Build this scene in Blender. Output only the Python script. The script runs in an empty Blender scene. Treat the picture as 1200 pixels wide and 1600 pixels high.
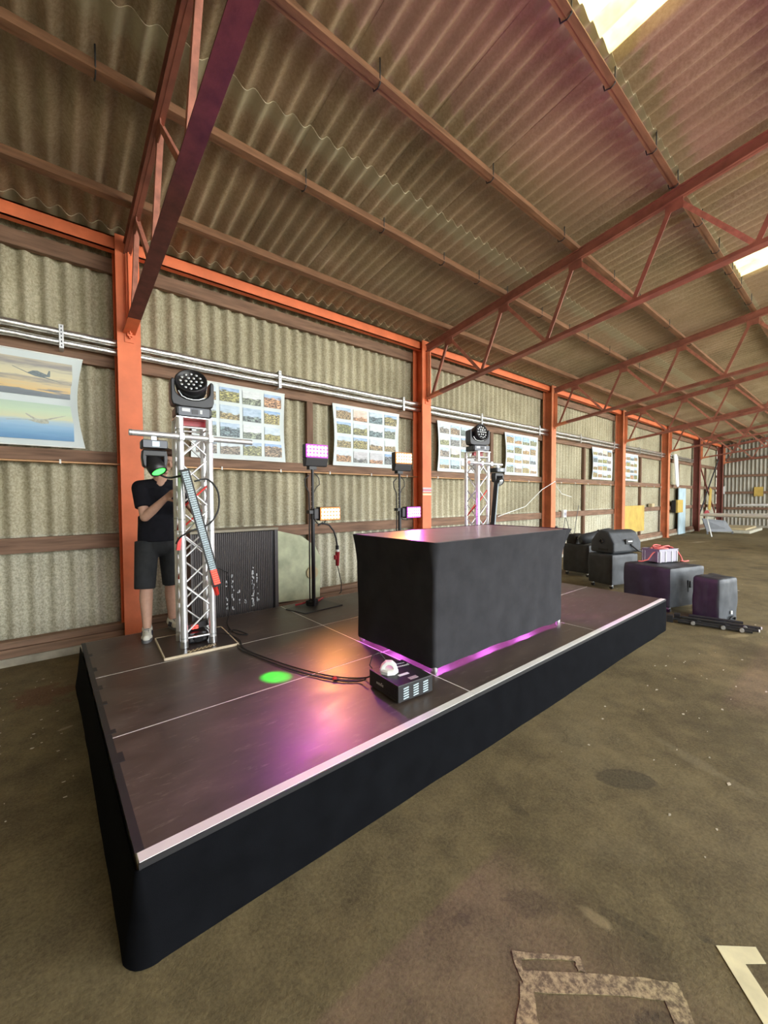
import bpy, math, random
from mathutils import Vector, Matrix, noise

random.seed(7)
scene = bpy.context.scene
col = scene.collection
V = Vector

# ------------------------------------------------------------------ camera
cam_d = bpy.data.cameras.new('camera')
cam_d.sensor_fit = 'HORIZONTAL'
cam_d.sensor_width = 36.0
cam_d.lens = 634.875 / 1200 * 36.0
cam_d.clip_end = 300
cam = bpy.data.objects.new('camera', cam_d)
col.objects.link(cam)
cF = V((0.64040395, 0.76732391, -0.03311792))
cR = V((0.76762209, -0.64088094, -0.00528555))
cU = V((0.02528038, 0.02203716, 0.99943747))
cam.matrix_world = Matrix(((cR.x, cU.x, -cF.x, -0.2342), (cR.y, cU.y, -cF.y, -1.7071),
                           (cR.z, cU.z, -cF.z, 1.7404), (0, 0, 0, 1)))
scene.camera = cam

# ------------------------------------------------------------------ world: even overcast daylight
world = bpy.data.worlds.new('overcast_sky')
scene.world = world
world.use_nodes = True
bg = world.node_tree.nodes['Background']
bg.inputs['Color'].default_value = (0.93, 0.97, 1.0, 1)
bg.inputs['Strength'].default_value = 4.2

# the open front of the hangar guides sky sampling (a portal gives off no light itself)
pd = bpy.data.lights.new('open_front_portal', 'AREA')
pd.shape = 'RECTANGLE'; pd.size = 30.7; pd.size_y = 6.3
pd.cycles.is_portal = True
po = bpy.data.objects.new('open_front_portal', pd)
po.location = (14.95, -9.3, 3.2); po.rotation_euler = (math.radians(90), 0, 0)
col.objects.link(po)

# hazy sun high behind the building: it lights the apron in front of the open side and the skylights
sd = bpy.data.lights.new('sun', 'SUN'); sd.energy = 9.0; sd.angle = math.radians(2.0); sd.color = (1.0, .93, .80)
so = bpy.data.objects.new('sun', sd)
so.rotation_euler = V((-.25, -.45, -.85)).to_track_quat('-Z', 'Y').to_euler(); so.location = (10, 10, 30)
col.objects.link(so)

vs = scene.view_settings
vs.view_transform = 'Standard'; vs.look = 'None'; vs.gamma = 1.0; vs.use_curve_mapping = False
vs.exposure = 1.42
scene.cycles.use_denoising = True
scene.cycles.max_bounces = 8
scene.cycles.diffuse_bounces = 5
scene.cycles.sample_clamp_indirect = 6.0

# ------------------------------------------------------------------ materials
MATS = {}
def nodes_of(name):
    m = bpy.data.materials.new(name); m.use_nodes = True
    nt = m.node_tree
    return m, nt, nt.nodes['Principled BSDF']
def N(nt, t, **kw):
    n = nt.nodes.new(t)
    for k, v in kw.items(): setattr(n, k, v)
    return n
def rgb(c): return (c[0], c[1], c[2], 1)
def mixc(nt, fac, a, b, blend='MIX'):
    n = N(nt, 'ShaderNodeMix', data_type='RGBA', blend_type=blend)
    for sock, val in ((n.inputs[0], fac), (n.inputs[6], a), (n.inputs[7], b)):
        if hasattr(val, 'is_output'): nt.links.new(val, sock)
        elif isinstance(val, (int, float)): sock.default_value = val
        else: sock.default_value = rgb(val)
    return n.outputs[2]
def noise_tex(nt, vec, scale, detail=4, rough=.55):
    n = N(nt, 'ShaderNodeTexNoise'); n.inputs['Scale'].default_value = scale
    n.inputs['Detail'].default_value = detail; n.inputs['Roughness'].default_value = rough
    if vec is not None: nt.links.new(vec, n.inputs['Vector'])
    return n.outputs['Fac']
def ramp(nt, fac, stops):
    n = N(nt, 'ShaderNodeValToRGB'); nt.links.new(fac, n.inputs[0])
    el = n.color_ramp.elements
    while len(el) < len(stops): el.new(.5)
    for e, (p, c) in zip(el, stops):
        e.position = p; e.color = rgb(c) if not isinstance(c, (int, float)) else (c, c, c, 1)
    return n.outputs[0]
def mapping(nt, vec, scale=(1, 1, 1), loc=(0, 0, 0)):
    n = N(nt, 'ShaderNodeMapping'); nt.links.new(vec, n.inputs[0])
    n.inputs['Scale'].default_value = scale; n.inputs['Location'].default_value = loc
    return n.outputs[0]
def bump(nt, b, h, strength=.3, dist=.01):
    n = N(nt, 'ShaderNodeBump'); n.inputs['Strength'].default_value = strength
    n.inputs['Distance'].default_value = dist
    nt.links.new(h, n.inputs['Height']); nt.links.new(n.outputs[0], b.inputs['Normal'])
def pos(nt): return N(nt, 'ShaderNodeNewGeometry').outputs['Position']
def objc(nt): return N(nt, 'ShaderNodeTexCoord').outputs['Object']
def mat(name, c, rough=.6, metal=0., var=.15, scale=6, spec=.5, bmp=0., bscale=60, aniso=None, sheen=0.):
    if name in MATS: return MATS[name]
    m, nt, b = nodes_of(name)
    p = pos(nt)
    if aniso: p = mapping(nt, p, aniso)
    if var:
        f = noise_tex(nt, p, scale)
        f = ramp(nt, f, [(.3, 0.), (.7, 1.)])
        nt.links.new(mixc(nt, f, [x * (1 - var) for x in c], [min(1, x * (1 + var)) for x in c]), b.inputs['Base Color'])
    else: b.inputs['Base Color'].default_value = rgb(c)
    b.inputs['Roughness'].default_value = rough; b.inputs['Metallic'].default_value = metal
    b.inputs['Specular IOR Level'].default_value = spec
    if sheen: b.inputs['Sheen Weight'].default_value = sheen
    if bmp: bump(nt, b, noise_tex(nt, p, bscale), bmp, .004)
    MATS[name] = m
    return m
def emit(name, c, s):
    if name in MATS: return MATS[name]
    m, nt, b = nodes_of(name)
    b.inputs['Base Color'].default_value = (.02, .02, .02, 1)
    b.inputs['Emission Color'].default_value = rgb(c); b.inputs['Emission Strength'].default_value = s
    MATS[name] = m
    return m

def mat_sheet(name, lo, mid, hi, speck, tint=None, algae=None):
    """weathered fibre-cement: per-sheet shade, blotches, fine speckle"""
    m, nt, b = nodes_of(name)
    p = pos(nt)
    oi = N(nt, 'ShaderNodeObjectInfo').outputs['Random']
    blot = noise_tex(nt, p, 1.1, 5, .6)
    c = ramp(nt, blot, [(.3, lo), (.52, mid), (.72, hi)])
    fine = noise_tex(nt, p, 42, 4, .8)
    c = mixc(nt, ramp(nt, fine, [(.38, 0.), (.62, 1.)]), mixc(nt, speck, c, (.05, .045, .03)), mixc(nt, speck * .55, c, (.9, .88, .76)))
    per = ramp(nt, oi, [(0, (.84, .84, .84)), (1, (1.0, 1.0, 1.0))])
    c = mixc(nt, 1.0, c, per, 'MULTIPLY')
    if tint:
        g = ramp(nt, noise_tex(nt, p, .45, 3, .5), [(.45, 0.), (.65, 1.)])
        c = mixc(nt, mixc(nt, .5, (0, 0, 0), g), c, tint)
    if algae:      # damp discoloured band along the lapped upper end of each sheet
        so_ = N(nt, 'ShaderNodeSeparateXYZ'); nt.links.new(objc(nt), so_.inputs[0])
        wob = N(nt, 'ShaderNodeMath', operation='MULTIPLY_ADD'); nt.links.new(noise_tex(nt, p, 5, 4, .6), wob.inputs[0]); wob.inputs[1].default_value = .30
        nt.links.new(so_.outputs[1], wob.inputs[2])
        fa = ramp(nt, wob.outputs[0], [(.27, .75), (.38, 0.)])
        c = mixc(nt, fa, c, algae)
    nt.links.new(c, b.inputs['Base Color'])
    b.inputs['Roughness'].default_value = .92; b.inputs['Specular IOR Level'].default_value = .15
    bump(nt, b, fine, .25, .004)
    MATS[name] = m
    return m
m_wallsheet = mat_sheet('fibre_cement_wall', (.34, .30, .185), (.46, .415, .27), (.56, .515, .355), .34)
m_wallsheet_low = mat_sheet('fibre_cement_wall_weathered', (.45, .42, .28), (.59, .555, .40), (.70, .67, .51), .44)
m_roofsheet = mat_sheet('fibre_cement_roof', (.30, .23, .135), (.42, .32, .20), (.53, .41, .28), .20, (.44, .31, .22), (.40, .365, .25))
m_endsheet = mat('end_wall_sheet', (.42, .40, .33), .7, 0, .12, 2)

def mat_floor():
    m, nt, b = nodes_of('old_concrete_floor')
    p = pos(nt)
    big = noise_tex(nt, p, .55, 6, .62)
    c = ramp(nt, big, [(.28, (.085, .064, .034)), (.44, (.150, .119, .062)), (.6, (.205, .166, .094)), (.78, (.27, .228, .146))])
    st = ramp(nt, noise_tex(nt, mapping(nt, p, (1, 1, 1), (9, 4, 0)), 1.7, 6, .65), [(.50, 0.), (.72, 1.)])
    c = mixc(nt, mixc(nt, .6, (0, 0, 0), st), c, (.085, .052, .038))
    dk = ramp(nt, noise_tex(nt, mapping(nt, p, (1, 1, 1), (2, 17, 0)), 3.2, 4, .6), [(.60, 0.), (.75, 1.)])
    c = mixc(nt, mixc(nt, .65, (0, 0, 0), dk), c, (.035, .030, .022))
    vor = N(nt, 'ShaderNodeTexVoronoi', feature='DISTANCE_TO_EDGE'); vor.inputs['Scale'].default_value = .75
    wv = N(nt, 'ShaderNodeVectorMath', operation='ADD')
    nz = N(nt, 'ShaderNodeTexNoise'); nz.inputs['Scale'].default_value = 2.2; nz.inputs['Detail'].default_value = 5
    nt.links.new(p, nz.inputs['Vector'])
    sc = N(nt, 'ShaderNodeVectorMath', operation='SCALE'); sc.inputs['Scale'].default_value = .9
    nt.links.new(nz.outputs['Color'], sc.inputs[0]); nt.links.new(p, wv.inputs[0]); nt.links.new(sc.outputs[0], wv.inputs[1])
    nt.links.new(wv.outputs[0], vor.inputs['Vector'])
    crack = ramp(nt, vor.outputs['Distance'], [(0, .55), (.012, 0.)])
    brk = ramp(nt, noise_tex(nt, p, 1.3, 2), [(.5, 0.), (.62, 1.)])
    c = mixc(nt, mixc(nt, 1.0, crack, brk, 'MULTIPLY'), c, (.03, .025, .018))
    chip = ramp(nt, noise_tex(nt, p, 7.5, 2, .5), [(.755, 0.), (.775, 1.)])
    c = mixc(nt, mixc(nt, .8, (0, 0, 0), chip), c, (.42, .37, .27))
    mott = noise_tex(nt, p, 4.2, 8, .72)
    c = mixc(nt, .55, c, mixc(nt, ramp(nt, mott, [(.36, 0.), (.64, 1.)]), (.045, .034, .016), (.25, .20, .098)))
    sx_ = N(nt, 'ShaderNodeSeparateXYZ'); nt.links.new(p, sx_.inputs[0])
    edge = noise_tex(nt, p, 6.5, 5, .65)
    def mth(op, a, b_):
        n = N(nt, 'ShaderNodeMath', operation=op)
        for so_, v in zip(n.inputs, (a, b_)):
            if isinstance(v, (int, float)): so_.default_value = v
            else: nt.links.new(v, so_)
        return n.outputs[0]
    # named stains and worn paint spots: x, y, long radius, short radius, turn, softness, colour, strength
    for (cx, cy, ra, rb, th, soft, cc, k) in (
            (2.47, -.77, .19, .10, -45, .25, (.045, .040, .030), .85), (1.28, -1.30, .085, .05, -40, .5, (.04, .034, .022), .8), (1.72, -1.33, .03, .018, -60, .5, (.045, .038, .024), .8),
            (1.045, -.66, .045, .03, -45, .6, (.05, .04, .026), .7), (1.75, -.48, .08, .035, -75, .7, (.055, .046, .028), .7), (1.32, -.80, .13, .07, -60, .9, (.055, .043, .026), .6),
            (1.55, -1.12, .13, .03, -75, .7, (.055, .045, .028), .6), (1.9, -.95, .22, .10, -45, 1.2, (.24, .20, .12), .4),
            (1.475, -1.02, .075, .03, -80, .9, (.42, .35, .19), .85), (6.85, -.95, .22, .06, 20, .9, (.45, .38, .22), .8), (6.35, -.66, .22, .07, -30, .9, (.40, .34, .2), .8), (13.0, 1.5, .6, .10, -20, .9, (.5, .46, .36), .7),
            (19.1, 2.5, .6, .14, -15, .9, (.5, .46, .36), .7), (3.0, -1.05, .34, .06, 70, 1.0, (.32, .27, .17), .5), (-.30, 3.0, .24, .30, 20, .8, (.14, .045, .030), .8), (-.16, 2.2, .05, .02, 10, .6, (.5, .44, .33), .7)):
        ct_, st_ = math.cos(math.radians(th)), math.sin(math.radians(th))
        dx = mth('SUBTRACT', sx_.outputs[0], cx); dy = mth('SUBTRACT', sx_.outputs[1], cy)
        u_ = mth('DIVIDE', mth('ADD', mth('MULTIPLY', dx, ct_), mth('MULTIPLY', dy, st_)), ra)
        v_ = mth('DIVIDE', mth('SUBTRACT', mth('MULTIPLY', dy, ct_), mth('MULTIPLY', dx, st_)), rb)
        d_ = mth('SQRT', mth('ADD', mth('MULTIPLY', u_, u_), mth('MULTIPLY', v_, v_)), 0.)
        d_ = mth('ADD', d_, mth('MULTIPLY', mth('SUBTRACT', edge, .5), 2.2 if soft > .3 else .7))
        f_ = ramp(nt, d_, [(max(.0, 1 - soft * .5), k), (1 + soft * .1, 0.)])
        c = mixc(nt, f_, c, cc)
    grit = noise_tex(nt, p, 62, 5, .8)
    c = mixc(nt, .38, c, mixc(nt, ramp(nt, grit, [(.3, 0.), (.7, 1.)]), (.02, .016, .008), (.33, .275, .15)))
    cloud = noise_tex(nt, mapping(nt, p, (1, 1, 1), (5, 31, 0)), .95, 6, .62)
    c = mixc(nt, 1.0, c, ramp(nt, cloud, [(.30, (.55, .53, .50)), (.5, (1.0, .97, .92)), (.70, (1.0, 1.0, 1.0))]), 'MULTIPLY')
    nt.links.new(c, b.inputs['Base Color'])
    b.inputs['Roughness'].default_value = .78; b.inputs['Specular IOR Level'].default_value = .25
    bump(nt, b, grit, .6, .008)
    return m
m_floor = mat_floor()

def mat_deck(name='deck_film'):
    m, nt, b = nodes_of(name)
    p = pos(nt)
    a = noise_tex(nt, mapping(nt, p, (1, 2.2, 1)), 2.6, 6, .65)
    c = ramp(nt, a, [(.3, (.052, .038, .030)), (.55, (.085, .064, .051)), (.75, (.130, .102, .082))])
    scuff = ramp(nt, noise_tex(nt, mapping(nt, p, (1, 3.5, 1), (3, 1, 0)), 7, 6, .7), [(.58, 0.), (.78, 1.)])
    c = mixc(nt, mixc(nt, .6, (0, 0, 0), scuff), c, (.28, .24, .20))
    nt.links.new(c, b.inputs['Base Color'])
    r = ramp(nt, a, [(.3, .34), (.75, .52)])
    nt.links.new(r, b.inputs['Roughness'])
    b.inputs['Specular IOR Level'].default_value = .5
    bump(nt, b, noise_tex(nt, p, 420, 1), .06, .001)
    return m
m_deck = mat_deck()
m_tabletop = mat('table_top_film', (.12, .088, .080), .32, 0, .2, 4)
m_alu = mat('aluminium', (.78, .79, .79), .32, 1., .06, 9)
m_truss_alu = mat('truss_aluminium', (.82, .83, .83), .38, .75, .07, 9)
m_alutrim = mat('aluminium_trim', (.84, .84, .80), .5, .0, .06, 5)
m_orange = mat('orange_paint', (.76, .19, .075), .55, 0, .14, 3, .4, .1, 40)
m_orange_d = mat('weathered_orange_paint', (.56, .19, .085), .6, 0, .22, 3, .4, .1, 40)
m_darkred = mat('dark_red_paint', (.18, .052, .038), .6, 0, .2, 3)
m_chord = mat('red_oxide_paint', (.27, .095, .062), .6, 0, .28, 5, .4, .15, 50)
m_chord_p = mat('flaking_maroon_paint', (.125, .038, .030), .6, 0, .35, 9, .4, .2, 60)
m_diag = mat('faded_red_paint', (.42, .165, .11), .65, 0, .28, 12, .4, .2, 60)
m_purlin = mat('rusty_brown_purlin', (.215, .110, .060), .7, 0, .3, 5, .3, .2, 50, (.5, 3, 3))
m_wood = mat('brown_timber', (.20, .118, .075), .75, 0, .35, 6, .3, .25, 30, (.35, 4, 4))
m_wood_v = mat('brown_timber_upright', (.155, .088, .055), .75, 0, .35, 6, .3, .25, 30, (4, 4, .35))
m_sill = mat('sill_timber', (.25, .155, .10), .8, 0, .3, 6, .3, .25, 30, (.35, 4, 4))
m_conc = mat('plinth_concrete', (.38, .35, .27), .9, 0, .3, 5)
m_foil = mat('foil_insulation', (.78, .78, .74), .34, .95, .2, 14, .5, 1.0, 26)
m_copper = mat('copper_pipe', (.55, .33, .17), .4, .7, .1)
m_galv = mat('galvanised_steel', (.55, .56, .55), .45, .8, .1)
m_black = mat('black_plastic', (.012, .012, .013), .42, 0, 0)
m_blackm = mat('black_powder_coat', (.018, .018, .019), .5, 0, 0)
m_cloth = mat('black_stage_cloth', (.0045, .0049, .0060), .95, 0, .2, 7, .06, .25, 420)
m_tcloth = mat('black_table_cloth', (.033, .033, .036), .95, 0, .18, 5, .15, .3, 300)
m_nylon = mat('black_nylon_cover', (.042, .047, .052), .55, 0, .2, 8, .4, .25, 26)
m_dgrey = mat('dark_grey_metal', (.06, .062, .068), .5, 0, .05)
m_cab = mat('tambour_brown_plastic', (.070, .062, .060), .5, 0, .06, 10)
m_cabtop = mat('cabinet_top', (.26, .23, .165), .7, 0, .1)
m_chipw = mat('chipped_white', (.62, .64, .66), .7, 0, 0)
m_white = mat('white_plastic', (.78, .80, .76), .45, 0, 0)
m_whiteg = mat('white_gelcoat', (.85, .87, .86), .25, 0, .03)
m_paper = mat('poster_paper', (.60, .67, .66), .5, 0, .03, 3)
m_red = mat('red_tape', (.65, .03, .02), .5, 0, .1)
m_redpl = mat('red_plastic', (.40, .02, .03), .4, 0, .1)
m_redcab = mat('red_cable', (.62, .13, .11), .45, 0, 0)
m_rubber = mat('black_rubber', (.012, .012, .012), .6, 0, 0)
m_yellow = mat('yellow_board', (.52, .36, .08), .7, 0, .18, 3)
m_blue = mat('pale_blue_board', (.42, .55, .60), .6, 0, .12, 3)
m_skin = mat('skin', (.56, .33, .235), .55, 0, .07, 25)
m_hair = mat('brown_hair', (.075, .034, .018), .65, 0, .3, 60)
m_shirt = mat('black_tshirt', (.010, .010, .014), .9, 0, .2, 20, .2)
m_shorts = mat('charcoal_shorts', (.030, .032, .034), .92, 0, .2, 14, .2)
m_shoe = mat('white_shoe', (.68, .66, .57), .7, 0, .1, 30)
m_sole = mat('grey_sole', (.16, .16, .16), .7, 0, 0)
m_navy = mat('navy_stripe', (.015, .02, .05), .6, 0, 0)
m_crate = mat('grey_crate_plastic', (.30, .28, .33), .5, 0, .05)
m_oldboard = mat('mouldy_panel', (.47, .50, .33), .8, 0, .28, 4)
m_foam = mat('foam_mattress', (.50, .48, .38), .9, 0, .1)
m_tan = mat('tan_board', (.50, .41, .24), .9, 0, .1)
m_greyp = mat('grey_panel', (.15, .16, .17), .6, 0, .1)
m_marky = mat('cream_floor_paint', (.80, .73, .46), .8, 0, .12, 12)
m_asph = mat('asphalt_patch', (.055, .048, .035), .95, 0, .45, 60, .2, .6, 90)
m_stain = mat('oil_stain', (.070, .058, .036), .8, 0, .3, 14)
m_trans = None

def mat_worn():
    m, nt, b = nodes_of('worn_cream_paint')
    p = pos(nt)
    f = ramp(nt, noise_tex(nt, p, 38, 6, .75), [(.42, 0.), (.60, 1.)])
    nt.links.new(mixc(nt, f, (.14, .108, .058), (.46, .38, .20)), b.inputs['Base Color'])
    b.inputs['Roughness'].default_value = .85
    return m
m_worn = mat_worn()

def mat_photo():
    """small printed landscape photos, different for each print"""
    m, nt, b = nodes_of('photo_print')
    oc = objc(nt); oi = N(nt, 'ShaderNodeObjectInfo').outputs['Random']
    sep = N(nt, 'ShaderNodeSeparateXYZ'); nt.links.new(oc, sep.inputs[0])
    def math_(op, a, bb):
        n = N(nt, 'ShaderNodeMath', operation=op)
        for s, v in zip(n.inputs, (a, bb)):
            if isinstance(v, (int, float)): s.default_value = v
            else: nt.links.new(v, s)
        return n.outputs[0]
    off = N(nt, 'ShaderNodeCombineXYZ')
    r20 = math_('MULTIPLY', oi, 57.0)
    nt.links.new(r20, off.inputs[0]); nt.links.new(r20, off.inputs[1])
    ad = N(nt, 'ShaderNodeVectorMath', operation='ADD'); nt.links.new(oc, ad.inputs[0]); nt.links.new(off.outputs[0], ad.inputs[1])
    st = mapping(nt, ad.outputs[0], (1, 1, 1.9))
    n1 = noise_tex(nt, st, 3.0, 5, .6)
    n2 = noise_tex(nt, st, 8.0, 4, .7)
    r2 = math_('FRACT', math_('MULTIPLY', oi, 13.7), 0.); r3 = math_('FRACT', math_('MULTIPLY', oi, 31.3), 0.)
    h = math_('ADD', sep.outputs[2], math_('MULTIPLY', math_('SUBTRACT', n1, .5), .55))
    h = math_('ADD', h, math_('MULTIPLY', math_('SUBTRACT', r2, .55), .5))
    sky = ramp(nt, r2, [(0, (.12, .32, .62)), (.35, (.42, .56, .66)), (.6, (.62, .68, .66)), (.85, (.22, .44, .66)), (1, (.70, .52, .36))])
    gnd = ramp(nt, r3, [(0, (.16, .18, .07)), (.25, (.30, .21, .12)), (.5, (.10, .16, .20)), (.75, (.26, .26, .10)), (1, (.38, .20, .12))])
    det = ramp(nt, n2, [(.36, (.05, .05, .05)), (.5, (.7, .7, .7)), (.62, (2.6, 2.5, 2.2))])
    gnd = mixc(nt, 1.0, gnd, det, 'MULTIPLY')
    sky = mixc(nt, .25, sky, ramp(nt, n1, [(.35, .25), (.65, .95)]))
    c = mixc(nt, ramp(nt, h, [(-.0, 0.), (.06, 1.)]), gnd, sky)
    nt.links.new(c, b.inputs['Base Color'])
    b.inputs['Roughness'].default_value = .45
    return m
m_photo = mat_photo()

def mat_paint(name, stops, amp):
    m, nt, b = nodes_of(name)
    oc = objc(nt)
    sep = N(nt, 'ShaderNodeSeparateXYZ'); nt.links.new(oc, sep.inputs[0])
    n1 = noise_tex(nt, mapping(nt, oc, (1.6, 1, 4.5)), 3, 5, .6)
    a = N(nt, 'ShaderNodeMath', operation='MULTIPLY_ADD'); nt.links.new(n1, a.inputs[0]); a.inputs[1].default_value = amp
    ad = N(nt, 'ShaderNodeMath', operation='ADD'); nt.links.new(sep.outputs[2], ad.inputs[0]); ad.inputs[1].default_value = .5 - amp / 2
    nt.links.new(ad.outputs[0], a.inputs[2])
    nt.links.new(ramp(nt, a.outputs[0], stops), b.inputs['Base Color'])
    b.inputs['Roughness'].default_value = .5
    return m
m_sunset = mat_paint('sunset_print', [(0, (.16, .19, .21)), (.15, (.20, .23, .25)), (.2, (.70, .50, .22)), (.34, (.62, .52, .30)), (.46, (.33, .31, .27)), (.56, (.66, .60, .38)), (.72, (.58, .55, .38)), (.86, (.29, .28, .27)), (1, (.48, .44, .33))], .42)
m_blues = mat_paint('blue_sky_print', [(0, (.10, .26, .47)), (.2, (.17, .36, .57)), (.38, (.28, .48, .66)), (.52, (.42, .56, .62)), (.6, (.62, .64, .42)), (.78, (.52, .66, .46)), (1, (.44, .58, .46))], .18)

# ------------------------------------------------------------------ mesh helpers
class MB:
    def __init__(s): s.v = []; s.f = []; s.sm = []; s.mi = []
    def add(s, vs, fs, smooth=False, mi=0, M=None):
        o = len(s.v)
        s.v += [tuple(M @ V(p)) for p in vs] if M is not None else [tuple(p) for p in vs]
        for f in fs:
            s.f.append(tuple(i + o for i in f)); s.sm.append(smooth); s.mi.append(mi)
        return s
    def box(s, x0, x1, y0, y1, z0, z1, mi=0, M=None):
        return s.add([(x0, y0, z0), (x1, y0, z0), (x1, y1, z0), (x0, y1, z0), (x0, y0, z1), (x1, y0, z1), (x1, y1, z1), (x0, y1, z1)],
                     [(0, 3, 2, 1), (4, 5, 6, 7), (0, 1, 5, 4), (1, 2, 6, 5), (2, 3, 7, 6), (3, 0, 4, 7)], False, mi, M)
    def bar(s, a, b, w, h, up=(0, 0, 1), mi=0, dz=0.):
        a = V(a); b = V(b); d = (b - a).normalized(); u = V(up)
        if abs(d.dot(u)) > .98: u = V((0, 1, 0))
        r = d.cross(u).normalized(); u = r.cross(d)
        vs = []
        for p in (a, b):
            for sx, sz in ((-1, -1), (1, -1), (1, 1), (-1, 1)): vs.append(p + r * (w / 2 * sx) + u * (h / 2 * sz + dz))
        return s.add(vs, [(0, 1, 2, 3), (7, 6, 5, 4), (0, 4, 5, 1), (1, 5, 6, 2), (2, 6, 7, 3), (3, 7, 4, 0)], False, mi)
    def cyl(s, a, b, r0, r1=None, n=12, caps=True, mi=0):
        a = V(a); b = V(b); r1 = r0 if r1 is None else r1
        d = (b - a).normalized(); u = V((0, 0, 1)) if abs(d.z) < .9 else V((1, 0, 0))
        x = d.cross(u).normalized(); y = d.cross(x)
        vs = []
        for p, r in ((a, r0), (b, r1)):
            for i in range(n):
                t = 2 * math.pi * i / n; vs.append(p + (x * math.cos(t) + y * math.sin(t)) * r)
        s.add(vs, [(i, (i + 1) % n, n + (i + 1) % n, n + i) for i in range(n)], True, mi)
        if caps:
            s.add(vs[:n], [tuple(range(n - 1, -1, -1))], False, mi); s.add(vs[n:], [tuple(range(n))], False, mi)
        return s
    def tube(s, pts, r, n=6, mi=0, caps=True):
        pts = [V(p) for p in pts]; k = len(pts)
        rs = r if isinstance(r, (list, tuple)) else [r] * k
        vs = []; x = None
        for i, p in enumerate(pts):
            d = (pts[min(i + 1, k - 1)] - pts[max(i - 1, 0)])
            d = d.normalized() if d.length > 1e-9 else V((0, 0, 1))
            if x is None:
                u = V((0, 0, 1)) if abs(d.z) < .9 else V((1, 0, 0)); x = d.cross(u).normalized()
            else: x = (x - d * x.dot(d)).normalized()
            y = d.cross(x)
            for j in range(n):
                t = 2 * math.pi * j / n; vs.append(p + (x * math.cos(t) + y * math.sin(t)) * rs[i])
        fs = [(i * n + j, i * n + (j + 1) % n, (i + 1) * n + (j + 1) % n, (i + 1) * n + j) for i in range(k - 1) for j in range(n)]
        s.add(vs, fs, True, mi)
        if caps:
            s.add(vs[:n], [tuple(range(n - 1, -1, -1))], False, mi); s.add(vs[-n:], [tuple(range(n))], False, mi)
        return s
    def ball(s, c, rx, ry=None, rz=None, n=12, m=8, mi=0, M=None):
        ry = rx if ry is None else ry; rz = rx if rz is None else rz
        c = V(c); vs = [c + V((0, 0, rz))]
        for i in range(1, m):
            a = math.pi * i / m
            for j in range(n):
                t = 2 * math.pi * j / n
                vs.append(c + V((rx * math.sin(a) * math.cos(t), ry * math.sin(a) * math.sin(t), rz * math.cos(a))))
        vs.append(c - V((0, 0, rz)))
        fs = [(0, 1 + j, 1 + (j + 1) % n) for j in range(n)]
        for i in range(m - 2):
            for j in range(n):
                a = 1 + i * n; fs.append((a + j, a + n + j, a + n + (j + 1) % n, a + (j + 1) % n))
        a = 1 + (m - 2) * n
        fs += [(a + j, len(vs) - 1, a + (j + 1) % n) for j in range(n)]
        return s.add(vs, fs, True, mi, M)
    def cap(s, a, b, r0, r1=None, n=12):
        r1 = r0 if r1 is None else r1
        s.cyl(a, b, r0, r1, n); s.ball(a, r0, n=n); s.ball(b, r1, n=n); return s
    def lathe(s, prof, M=None, n=20, mi=0, smooth=True):
        vs = []
        for r, z in prof:
            for j in range(n):
                t = 2 * math.pi * j / n; vs.append((r * math.cos(t), r * math.sin(t), z))
        k = len(prof)
        fs = [(i * n + j, i * n + (j + 1) % n, (i + 1) * n + (j + 1) % n, (i + 1) * n + j) for i in range(k - 1) for j in range(n)]
        s.add(vs, fs, smooth, mi, M)
        if prof[0][0] > 1e-6: s.add(vs[:n], [tuple(range(n - 1, -1, -1))], False, mi, M)
        if prof[-1][0] > 1e-6: s.add(vs[-n:], [tuple(range(n))], False, mi, M)
        return s
    def prism(s, poly, vec, mi=0, M=None):
        n = len(poly); vec = V(vec)
        vs = [V(p) for p in poly] + [V(p) + vec for p in poly]
        fs = [tuple(range(n - 1, -1, -1)), tuple(range(n, 2 * n))] + [(i, (i + 1) % n, n + (i + 1) % n, n + i) for i in range(n)]
        return s.add(vs, fs, False, mi, M)
    def grid(s, fn, nu, nv, mi=0, smooth=True, closed=False):
        vs = [fn(i / nu, j / nv) for j in range(nv + 1) for i in range(nu + (0 if closed else 1))]
        w = nu if closed else nu + 1
        fs = [(j * w + i, j * w + (i + 1) % w, (j + 1) * w + (i + 1) % w, (j + 1) * w + i) for j in range(nv) for i in range(nu)]
        return s.add(vs, fs, smooth, mi)
    def mesh(s, name, mats):
        me = bpy.data.meshes.new(name); me.from_pydata(s.v, [], s.f)
        for m in (mats if isinstance(mats, (list, tuple)) else [mats]): me.materials.append(m)
        me.polygons.foreach_set('use_smooth', s.sm); me.polygons.foreach_set('material_index', s.mi)
        me.update(); return me
    def build(s, name, mats, parent=None, loc=None, bevel=0., kind=None):
        o = bpy.data.objects.new(name, s.mesh(name, mats)); col.objects.link(o)
        if parent is not None: o.parent = parent
        if loc is not None: o.location = loc
        if bevel:
            b = o.modifiers.new('bevel', 'BEVEL'); b.width = bevel; b.segments = 2; b.limit_method = 'ANGLE'
        if kind: o['kind'] = kind
        return o
def link(name, me, parent=None, loc=(0, 0, 0), rot=(0, 0, 0), scale=(1, 1, 1)):
    o = bpy.data.objects.new(name, me); col.objects.link(o)
    o.location = loc; o.rotation_euler = rot; o.scale = scale
    if parent is not None: o.parent = parent
    return o
def tag(o, label, cat, group=None):
    o['label'] = label; o['category'] = cat
    if group: o['group'] = group
    return o
def thing(name, label, cat, loc=(0, 0, 0), rz=0., group=None):
    o = bpy.data.objects.new(name, None); col.objects.link(o)
    o.empty_display_size = .1
    o.location = loc; o.rotation_euler = (0, 0, rz)
    return tag(o, label, cat, group)
def copy_tree(o, parent=None):
    c = o.copy(); col.objects.link(c); c.parent = parent
    for ch in list(o.children): copy_tree(ch, c)
    return c
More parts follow.
